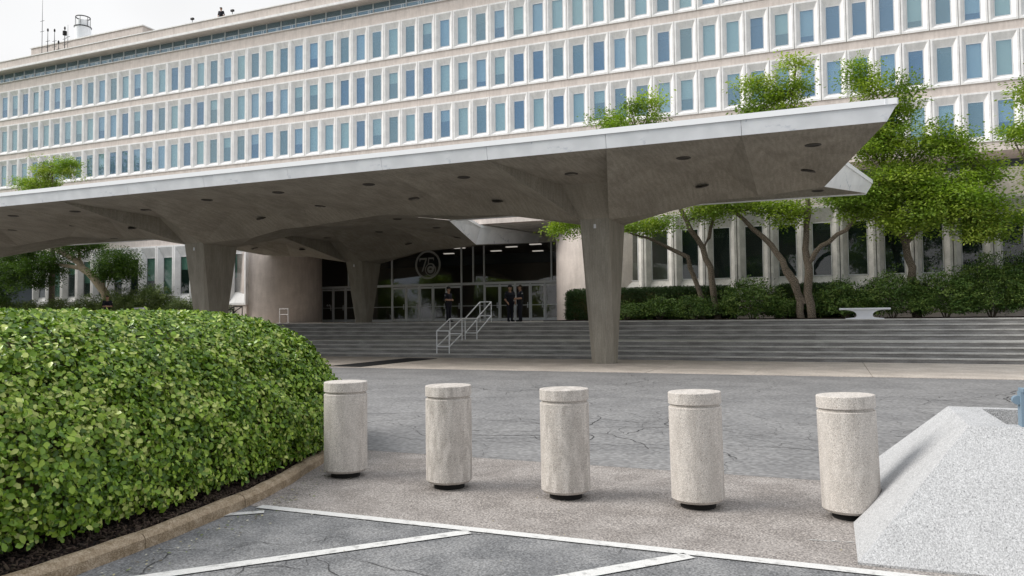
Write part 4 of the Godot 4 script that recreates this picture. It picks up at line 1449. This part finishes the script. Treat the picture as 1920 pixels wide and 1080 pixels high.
	# tall trees beside and behind the camera, seen in the photograph only as mirror images in the glass
	var far := [[-84.0, 36.0, 27.0, 6.0], [-76.0, 26.0, 24.0, 5.0], [-62.0, -4.0, 9.0, 5.0], [-51.0, -7.0, 9.5, 4.5], [-41.0, -5.0, 8.5, 4.5], [-24.0, -14.0, 12.0, 5.0], [-10.0, -17.0, 13.0, 5.0], [5.0, -16.0, 12.5, 5.0]]
	var far_labels := ["tall tree mirrored in the office windows at upper left", "second tall tree mirrored in the office windows at upper left", "tree mirrored in the doors nearest the left round wall", "tree mirrored in the middle entrance doors below the emblem", "tree mirrored in the entrance doors by the handrail", "tree mirrored in the ground floor windows beside the concrete column", "tree mirrored in the ground floor windows behind the forked tree", "tree mirrored in the ground floor windows above the stone bench"]
	var k := 0
	for f in far:
		var h: float = f[2]
		var rr: float = f[3]
		make_tree("mirrored_tree", far_labels[k], P(f[0], 0, f[1]), [[[P(f[0], -0.05, f[1]), P(f[0] + 0.2, h * 0.5, f[1]), P(f[0], h * 0.85, f[1])], [0.35, 0.25, 0.06]]],
			[[f[0], h * 0.62, f[1], rr, h * 0.3, rr, 560], [f[0] + rr * 0.4, h * 0.38, f[1], rr * 0.9, h * 0.2, rr * 0.9, 360]], "far", PAL_SHRUB + PAL_TREE, 40 + k, mats.bark, "trees reflected in the glass")
		k += 1

# loose shrub: mound of leaf sprays on a few stems
func make_shrub(label: String, x: float, n: float, rx: float, h: float, rn: float, pal: Array, sd: int, group: String, y0 := 1.55) -> void:
	var t := thing("shrub", label, "shrub", P(x, y0, n), group)
	var r := RandomNumberGenerator.new()
	r.seed = sd
	var st := new_st()
	for k in 7:
		var a := TAU * k / 7.0
		tube(st, [Vector3(cos(a) * 0.08, -0.05, sin(a) * 0.08), Vector3(cos(a) * rx * 0.35, h * 0.45, sin(a) * rn * 0.35), Vector3(cos(a) * rx * 0.6, h * 0.75, sin(a) * rn * 0.6)], [0.025, 0.018, 0.008], 5)
	obj(st, "stems", mats.bark, t)
	var xf := []
	var cols := []
	var count := int(rx * h * 260)
	for k in count:
		var a := r.randf() * TAU
		var e := asin(r.randf_range(-0.25, 1.0))
		var bump := 1.0 + 0.16 * sin(a * 3.0 + sd) * cos(e * 4.0 + sd * 0.7) + r.randfn(0, 0.06)
		var d := Vector3(cos(a) * cos(e) * rx, maxf(0.02, (0.32 + 0.68 * sin(e)) * h), sin(a) * cos(e) * rn)
		d = Vector3(d.x * bump, d.y * bump, d.z * bump) * (1.0 - 0.3 * pow(r.randf(), 2.0))
		xf.append(Transform3D(Basis(Vector3.UP, r.randf() * TAU).rotated(Vector3.RIGHT, r.randfn(0, 0.5)).scaled(Vector3.ONE * r.randf_range(0.8, 1.3)), Vector3(d.x, maxf(0.1, d.y), d.z)))
		cols.append(tone(r, pal))
	scatter(t, "foliage", clusters.shrub[sd % 2], mats.leaf_shrub, xf, cols)

func make_clipped(label: String, x0: float, x1: float, n0: float, n1: float, h: float, sd: int) -> void:
	var t := thing("clipped_hedge", label, "hedge", P((x0 + x1) / 2, 1.55, (n0 + n1) / 2), "clipped hedges below the office windows")
	var w := (x1 - x0) / 2
	var d := (n1 - n0) / 2
	put(chamfer_box(w * 2 - 0.3, h - 0.12, d * 2 - 0.3, 0.2), "core", mats.hedge_core, t)
	var r := RandomNumberGenerator.new()
	r.seed = sd
	var xf := []
	var cols := []
	var count := int((w * 2 * (h + d * 2) + d * 2 * h * 2) * 150)
	for k in count:
		var p := Vector3(r.randf_range(-1, 1), r.randf(), r.randf_range(-1, 1))
		match r.randi() % 5:
			0, 1: p.y = 1.0
			2, 3: p.z = 1.0
			4: p.x = signf(p.x)
		# rounded box
		var q := Vector3(p.x * w, p.y * h, p.z * d)
		var rr := 0.35
		var inner := Vector3(clampf(q.x, -w + rr, w - rr), clampf(q.y, 0.0, h - rr), clampf(q.z, -d + minf(rr, d), d - minf(rr, d)))
		var off := q - inner
		if off.length() > 0.01:
			q = inner + off.normalized() * minf(off.length(), rr) * r.randf_range(0.88, 1.03)
		xf.append(Transform3D(Basis(Vector3.UP, r.randf() * TAU).rotated(Vector3.RIGHT, r.randfn(0, 0.6)), Vector3(q.x, maxf(q.y, 0.08), q.z)))
		cols.append(tone(r, PAL_YEW))
	scatter(t, "foliage", clusters.clipped[0], mats.leaf_shrub, xf, cols)

func make_shrubs() -> void:
	make_clipped("dark clipped hedge running behind the concrete column under the windows", -12.6, -4.3, 37.6, 38.8, 1.5, 501)
	make_clipped("short dark clipped hedge behind the forked tree trunk", -2.3, 0.9, 37.6, 38.8, 1.5, 502)
	var g := "azalea shrubs in the bed right of the entrance"
	var right := [[-9.2, 36.9, 0.75, 0.75, "low azalea shrub directly beside the concrete column"], [-7.6, 36.9, 0.95, 0.95, "small azalea shrub between column and twin trunked tree"], [-5.9, 36.6, 1.0, 1.0, "rounded azalea shrub in front of the twin trunks"], [-3.3, 36.7, 1.35, 1.6, "tall dark azalea shrub left of the forked tree"], [-1.9, 36.9, 0.6, 0.9, "narrow azalea shrub touching the forked tree from the left"], [0.6, 36.9, 1.3, 1.5, "azalea shrub behind the left half of the stone bench"], [2.5, 37.0, 1.35, 1.75, "broad azalea shrub behind the right half of the stone bench"], [4.5, 36.8, 1.3, 1.75, "full azalea shrub one place right of the stone bench"], [6.2, 37.1, 1.5, 2.3, "tallest azalea shrub in front of the dark far windows"], [8.1, 36.9, 1.5, 2.5, "azalea shrub cut off by the right edge of the view"]]
	var k := 0
	for s in right:
		make_shrub(s[4], s[0], s[1], s[2], s[3], 0.85, PAL_SHRUB, 600 + k, g)
		k += 1
	g = "shrubs in the bed left of the entrance"
	var left := [[-37.6, 36.7, 1.3, 1.45, "shrub touching the left side of the wide concrete column"], [-40.6, 36.9, 1.9, 2.35, "large olive green shrub right of the leaning trunk"], [-43.0, 36.7, 1.5, 2.0, "olive shrub directly behind the officer at the hedge"], [-45.8, 36.7, 1.6, 1.7, "olive shrub below the leaning trunk"], [-48.6, 36.6, 1.7, 1.6, "dim shrub under the dark tree crown"], [-51.6, 36.6, 1.8, 1.5, "dim shrub second from the left edge under the dark tree"], [-54.8, 36.6, 1.9, 1.6, "dim shrub at the left edge under the dark tree"]]
	for s in left:
		make_shrub(s[4], s[0], s[1], s[2], s[3], 1.0, PAL_OLIVE, 600 + k, g)
		k += 1
	var t := thing("clipped_hedge", "small dark rounded bush below the dark handrail", "hedge", P(-34.2, 1.5, 36.6))
	var r := RandomNumberGenerator.new()
	r.seed = 90
	var xf := []
	var cols := []
	for q in 420:
		var d := Vector3(r.randfn(0, 1), absf(r.randfn(0, 1)), r.randfn(0, 1)).normalized() * r.randf_range(0.8, 1.0)
		xf.append(Transform3D(Basis(Vector3.UP, r.randf() * TAU), Vector3(d.x * 0.9, maxf(0.08, d.y * 1.25), d.z * 0.8)))
		cols.append(tone(r, PAL_DARK))
	scatter(t, "foliage", clusters.clipped[0], mats.leaf_shrub, xf, cols)
	var st := new_st()
	tube(st, [Vector3(0, -0.02, 0), Vector3(0, 0.9, 0)], [0.05, 0.02], 6)
	obj(st, "stem", mats.bark, t)

# ---------------------------------------------------------------- foreground hedge, bed and kerb
var hedge_line := PackedVector2Array([Vector2(-5.05, -3.0), Vector2(-5.05, 2.5), Vector2(-5.05, 3.6), Vector2(-5.05, 4.6), Vector2(-5.2, 5.6), Vector2(-5.36, 6.6), Vector2(-5.5, 7.4), Vector2(-5.72, 8.1), Vector2(-6.15, 8.8), Vector2(-7.0, 9.4), Vector2(-8.6, 9.8), Vector2(-14.0, 10.1), Vector2(-30.0, 10.2)])
var kerb_line := PackedVector2Array([Vector2(-4.6, -3.0), Vector2(-4.6, 2.5), Vector2(-4.6, 3.6), Vector2(-4.66, 4.4), Vector2(-4.76, 5.0), Vector2(-4.86, 5.65), Vector2(-5.06, 6.35), Vector2(-5.3, 6.98), Vector2(-5.5, 7.6), Vector2(-5.85, 8.4)])
const HEDGE_H := 1.76

func hedge_depth(p: Vector2) -> Array:
	var best := 1e9
	var out := Vector2.RIGHT
	for k in hedge_line.size() - 1:
		var c := Geometry2D.get_closest_point_to_segment(p, hedge_line[k], hedge_line[k + 1])
		var d := p.distance_to(c)
		if d < best:
			best = d
			var s := (hedge_line[k + 1] - hedge_line[k]).normalized()
			out = Vector2(s.y, -s.x)
			if d > 0.02:
				out = (c - p).normalized()
	return [best, out]

func hedge_top(d: float) -> float:
	return HEDGE_H * pow(1.0 - pow(1.0 - clampf(d / 2.1, 0, 1), 2.6), 1.0 / 2.6)

func hedge_leaf(sd: int) -> ArrayMesh:
	var r := RandomNumberGenerator.new()
	r.seed = sd
	var st := new_st()
	st.set_smooth_group(0)
	# obovate leaf, folded along the midrib and curled at the tip; length 1 along +z
	var prof := [[0.0, 0.03], [0.32, 0.27], [0.72, 0.33], [1.0, 0.06]]
	var curl := r.randf_range(0.05, 0.2)
	for k in prof.size() - 1:
		for s in [-1.0, 1.0]:
			var a: float = prof[k][0]
			var b: float = prof[k + 1][0]
			var m0 := Vector3(0, -curl * a * a, a)
			var m1 := Vector3(0, -curl * b * b, b)
			var e0 := m0 + Vector3(s * prof[k][1], prof[k][1] * 0.22, 0)
			var e1 := m1 + Vector3(s * prof[k + 1][1], prof[k + 1][1] * 0.22, 0)
			tri(st, m0, e0, e1, Vector3(0, -5, 0.5))
			tri(st, m0, e1, m1, Vector3(0, -5, 0.5))
	return finish(st)

func make_hedge() -> void:
	var t := thing("hedge", "big rounded hedge of glossy green leaves filling the left foreground", "hedge", P(-7.0, 0, 6.0))
	var base := t.position
	var r := RandomNumberGenerator.new()
	r.seed = 31
	# dark twiggy core well inside the leaves
	var st := new_st()
	st.set_smooth_group(-1)
	var rows := []
	for lv in 9:
		var h := 0.12 + (HEDGE_H - 0.2) * lv / 8.0
		var ins := 2.1 * (1.0 - pow(1.0 - pow(minf(h / HEDGE_H, 0.999), 2.6), 1.0 / 2.6)) + 0.24
		var row := []
		for k in hedge_line.size():
			var a := hedge_line[maxi(k - 1, 0)]
			var b := hedge_line[mini(k + 1, hedge_line.size() - 1)]
			var s := (b - a).normalized()
			var inn := Vector2(-s.y, s.x)
			var p := hedge_line[k] + inn * ins
			row.append(P(p.x, h, p.y) - base)
		rows.append(row)
	for lv in 8:
		for k in hedge_line.size() - 1:
			quad(st, rows[lv][k], rows[lv][k + 1], rows[lv + 1][k + 1], rows[lv + 1][k], P(-20, 0, 2) - base)
	var top: Array = rows[8]
	for k in hedge_line.size() - 1:
		tri(st, top[k], top[k + 1], P(-30, HEDGE_H - 0.1, 2) - base, P(-10, -9, 3) - base)
	obj(st, "core", mats.hedge_core, t)
	var variants := [hedge_leaf(1), hedge_leaf(2), hedge_leaf(3)]
	var xf := [[], [], []]
	var cols := [[], [], []]
	var fresh := FastNoiseLite.new()
	fresh.seed = 3
	fresh.frequency = 1.4
	var singles := []
	var total := 116000
	for k in total:
		var p: Vector2
		var h: float
		var out: Vector2
		var nrm: Vector3
		if k % 10 < 7:
			# side face and shoulder
			var s := r.randf()
			var u := 1.0 + s * 9.2
			var i := int(u)
			p = hedge_line[i].lerp(hedge_line[i + 1], u - i)
			if p.y < 1.8: continue
			var sg := (hedge_line[i + 1] - hedge_line[i]).normalized()
			out = Vector2(sg.y, -sg.x)
			h = r.randf_range(0.16, 1.45)
			if k % 10 > 3:
				h = hedge_top(r.randf_range(0.1, 2.0))
			var d := 2.1 * (1.0 - pow(1.0 - pow(minf(h / HEDGE_H, 0.9999), 2.6), 1.0 / 2.6))
			# foliage bulges over the kerb at mid height and draws in at the foot
			d -= 0.12 * sin(clampf(h / 1.1, 0, 1) * PI)
			var lump := fresh.get_noise_3d(p.x * 1.5, h * 1.6, p.y * 1.5) * 0.14 + fresh.get_noise_3d(p.x * 4.5, h * 4.5, p.y * 4.5 + 9.0) * 0.13
			p -= out * (d - lump + 0.2 * pow(r.randf(), 1.6))
			var up := pow(h / HEDGE_H, 2.2)
			nrm = Vector3(out.x, up * 1.4 + 0.35, -out.y).normalized()
		else:
			p = Vector2(r.randf_range(-19.0, -5.3), r.randf_range(2.0, 9.6))
			# keep the density for the near part
			if p.x < -10.5 and r.randf() < 0.55: continue
			var inside := Geometry2D.is_point_in_polygon(p, hedge_line + PackedVector2Array([Vector2(-30, -3)]))
			if not inside: continue
			var hd := hedge_depth(p)
			if hd[0] < 0.25: continue
			h = hedge_top(hd[0]) + fresh.get_noise_3d(p.x * 1.2, 7.0, p.y * 1.2) * 0.09 - 0.16 * pow(r.randf(), 1.8)
			out = hd[1]
			var sl := clampf(1.0 - hd[0] / 2.1, 0, 1)
			nrm = Vector3(out.x * sl, 1.0, -out.y * sl).normalized()
		nrm = (nrm + Vector3(r.randfn(0, 0.45), r.randfn(0, 0.35), r.randfn(0, 0.45))).normalized()
		var side := nrm.cross(Vector3(r.randfn(0, 1), r.randfn(0, 1), r.randfn(0, 1))).normalized()
		# leaf blades tend to hang outwards
		var fwd := (side + Vector3(out.x, -0.25, -out.y) * 0.7)
		fwd = (fwd - nrm * fwd.dot(nrm)).normalized()
		var len := 0.03 + 0.036 * pow(r.randf(), 1.3)
		var rt := nrm.cross(fwd)
		var xfm := Transform3D(Basis(rt * len, nrm * len, fwd * len), P(p.x, h, p.y) - base)
		var c: Color
		var z := r.randf() + fresh.get_noise_3d(p.x * 2.0, h * 2.0, p.y * 2.0) * 0.5
		if z < 0.26: c = Color(0.075, 0.15, 0.018)
		elif z < 0.6: c = Color(0.16, 0.27, 0.03)
		elif z < 0.88: c = Color(0.28, 0.4, 0.055)
		else: c = Color(0.45, 0.52, 0.15)
		var v := r.randf_range(0.75, 1.25)
		c = Color(c.r * v, c.g * v, c.b * v)
		var q := r.randi() % 3
		if singles.size() < 300 and k % 10 < 7 and p.y > 3.2 and p.y < 6.2 and h > 0.35 and k % 7 == 0:
			singles.append([q, xfm, nrm])
			continue
		xf[q].append(xfm)
		cols[q].append(c)
	for q in 3:
		var o := scatter(t, "foliage", variants[q], mats.leaf_hedge, xf[q], cols[q])
		o.set_meta("kind", "stuff")
	var own := []
	for c in [Color(0.16, 0.27, 0.03), Color(0.28, 0.4, 0.055), Color(0.075, 0.15, 0.018)]:
		var m: StandardMaterial3D = mats.leaf_hedge.duplicate()
		m.vertex_color_use_as_albedo = false
		m.albedo_color = c.linear_to_srgb()
		own.append(m)
	var kk := 0
	for s in singles:
		var o := put(variants[s[0]], "leaf", own[kk % 3], t)
		# larger leaves that stand out from the mass
		o.transform = s[1].scaled_local(Vector3.ONE * 1.25)
		o.position += s[2] * 0.015
		kk += 1
	# bed of mulch and its kerb
	var bed := new_st()
	bed.set_smooth_group(-1)
	var poly := PackedVector2Array()
	for p in kerb_line: poly.append(p + Vector2(-0.1, 0.0))
	poly.append_array(PackedVector2Array([Vector2(-6.4, 9.3), Vector2(-8.6, 10.1), Vector2(-30, 10.5), Vector2(-30, -3)]))
	var idx := Geometry2D.triangulate_polygon(poly)
	for k in range(0, idx.size(), 3):
		tri(bed, P(poly[idx[k]].x, 0.085, poly[idx[k]].y), P(poly[idx[k + 1]].x, 0.085, poly[idx[k + 1]].y), P(poly[idx[k + 2]].x, 0.085, poly[idx[k + 2]].y), P(-7, -9, 5))
	structure(obj(bed, "hedge_bed", mats.mulch, self))
	# bark chips
	var chips := []
	var ccol := []
	for k in 2600:
		var i := 1 + r.randi() % 7
		var p := kerb_line[i].lerp(kerb_line[i + 1], r.randf()) - Vector2(r.randf_range(0.16, 0.75), 0)
		var b := Basis(Vector3(r.randfn(0, 1), r.randfn(0, 1), r.randfn(0, 1)).normalized(), r.randf() * TAU).scaled(Vector3(1, 1, 1) * r.randf_range(0.5, 1.2))
		chips.append(Transform3D(b, P(p.x, 0.095, p.y)))
		var v := r.randf_range(0.02, 0.09)
		ccol.append(Color(v, v * 0.72, v * 0.55))
	var chip := chamfer_box(0.05, 0.01, 0.016, 0.003)
	var mc := mat("chip", Color.WHITE, 1.0)
	mc.vertex_color_use_as_albedo = true
	var co := scatter(self, "mulch_chips", chip, mc, chips, ccol)
	co.set_meta("kind", "stuff")
	co.set_meta("label", "dark bark chips strewn between hedge and kerb")
	co.set_meta("category", "mulch")
	# fallen leaf bits by the kerb
	var bits := []
	var bcol := []
	for k in 260:
		var i := 2 + r.randi() % 6
		var p := kerb_line[i].lerp(kerb_line[i + 1], r.randf()) + Vector2(0.12 + absf(r.randfn(0, 0.16)), 0)
		bits.append(Transform3D(Basis(Vector3.UP, r.randf() * TAU).scaled(Vector3.ONE * r.randf_range(0.008, 0.03)), P(p.x, 0.012, p.y)))
		bcol.append([Color(0.4, 0.36, 0.2), Color(0.16, 0.2, 0.05), Color(0.5, 0.48, 0.4), Color(0.1, 0.08, 0.05)][r.randi() % 4])
	for k in 150:
		var p := Vector2(r.randf_range(-4.3, 1.0), r.randf_range(3.2, 8.2))
		bits.append(Transform3D(Basis(Vector3.UP, r.randf() * TAU).scaled(Vector3.ONE * r.randf_range(0.006, 0.02)), P(p.x, 0.014, p.y)))
		bcol.append([Color(0.3, 0.26, 0.16), Color(0.06, 0.05, 0.04), Color(0.45, 0.42, 0.36), Color(0.04, 0.04, 0.04)][r.randi() % 4])
	var bo := scatter(self, "fallen_leaves", variants[1], mc, bits, bcol)
	bo.set_meta("kind", "stuff")
	bo.set_meta("label", "small fallen leaf bits along the kerb")
	bo.set_meta("category", "leaves")
	# kerb stones, each a piece
	var kerb := Node3D.new()
	kerb.name = "kerb"
	add_child(kerb)
	structure(kerb)
	var pts := []
	for k in kerb_line.size() - 1:
		var m := int(ceil(kerb_line[k].distance_to(kerb_line[k + 1]) / 0.25))
		for e in m:
			pts.append(kerb_line[k].lerp(kerb_line[k + 1], float(e) / m))
	var per := 6
	for k in range(0, pts.size() - per - 1, per):
		var ks := new_st()
		ks.set_smooth_group(-1)
		var loops := []
		for e in per + 1:
			var a: Vector2 = pts[maxi(k + e - 1, 0)]
			var b: Vector2 = pts[mini(k + e + 1, pts.size() - 1)]
			var c: Vector2 = pts[k + e]
			var s := (b - a).normalized()
			if e == 0: c += s * 0.005
			if e == per: c -= s * 0.005
			var o := Vector2(s.y, -s.x)
			var w := r.randf_range(-0.006, 0.006)
			var prof := [[0.0, -0.1], [0.004, 0.075], [-0.02, 0.105], [-0.055, 0.118 + w], [-0.10, 0.115 + w], [-0.13, 0.09], [-0.135, -0.1]]
			var loop := []
			for q in prof:
				var pp: Vector2 = c + o * (q[0] + w)
				loop.append(P(pp.x, q[1], pp.y))
			loops.append(loop)
		loft(ks, loops, true)
		obj(ks, "kerb_stone", mats.kerb_stone, kerb)

# ---------------------------------------------------------------- scene
func _ready() -> void:
	make_view()
	make_materials()
	make_ground()
	make_steps()
	make_building()
	make_canopy()
	make_clusters()
	make_bollards()
	make_planter()
	make_bench()
	make_rails()
	make_roof_items()
	make_people()
	make_trees()
	make_shrubs()
	make_hedge()
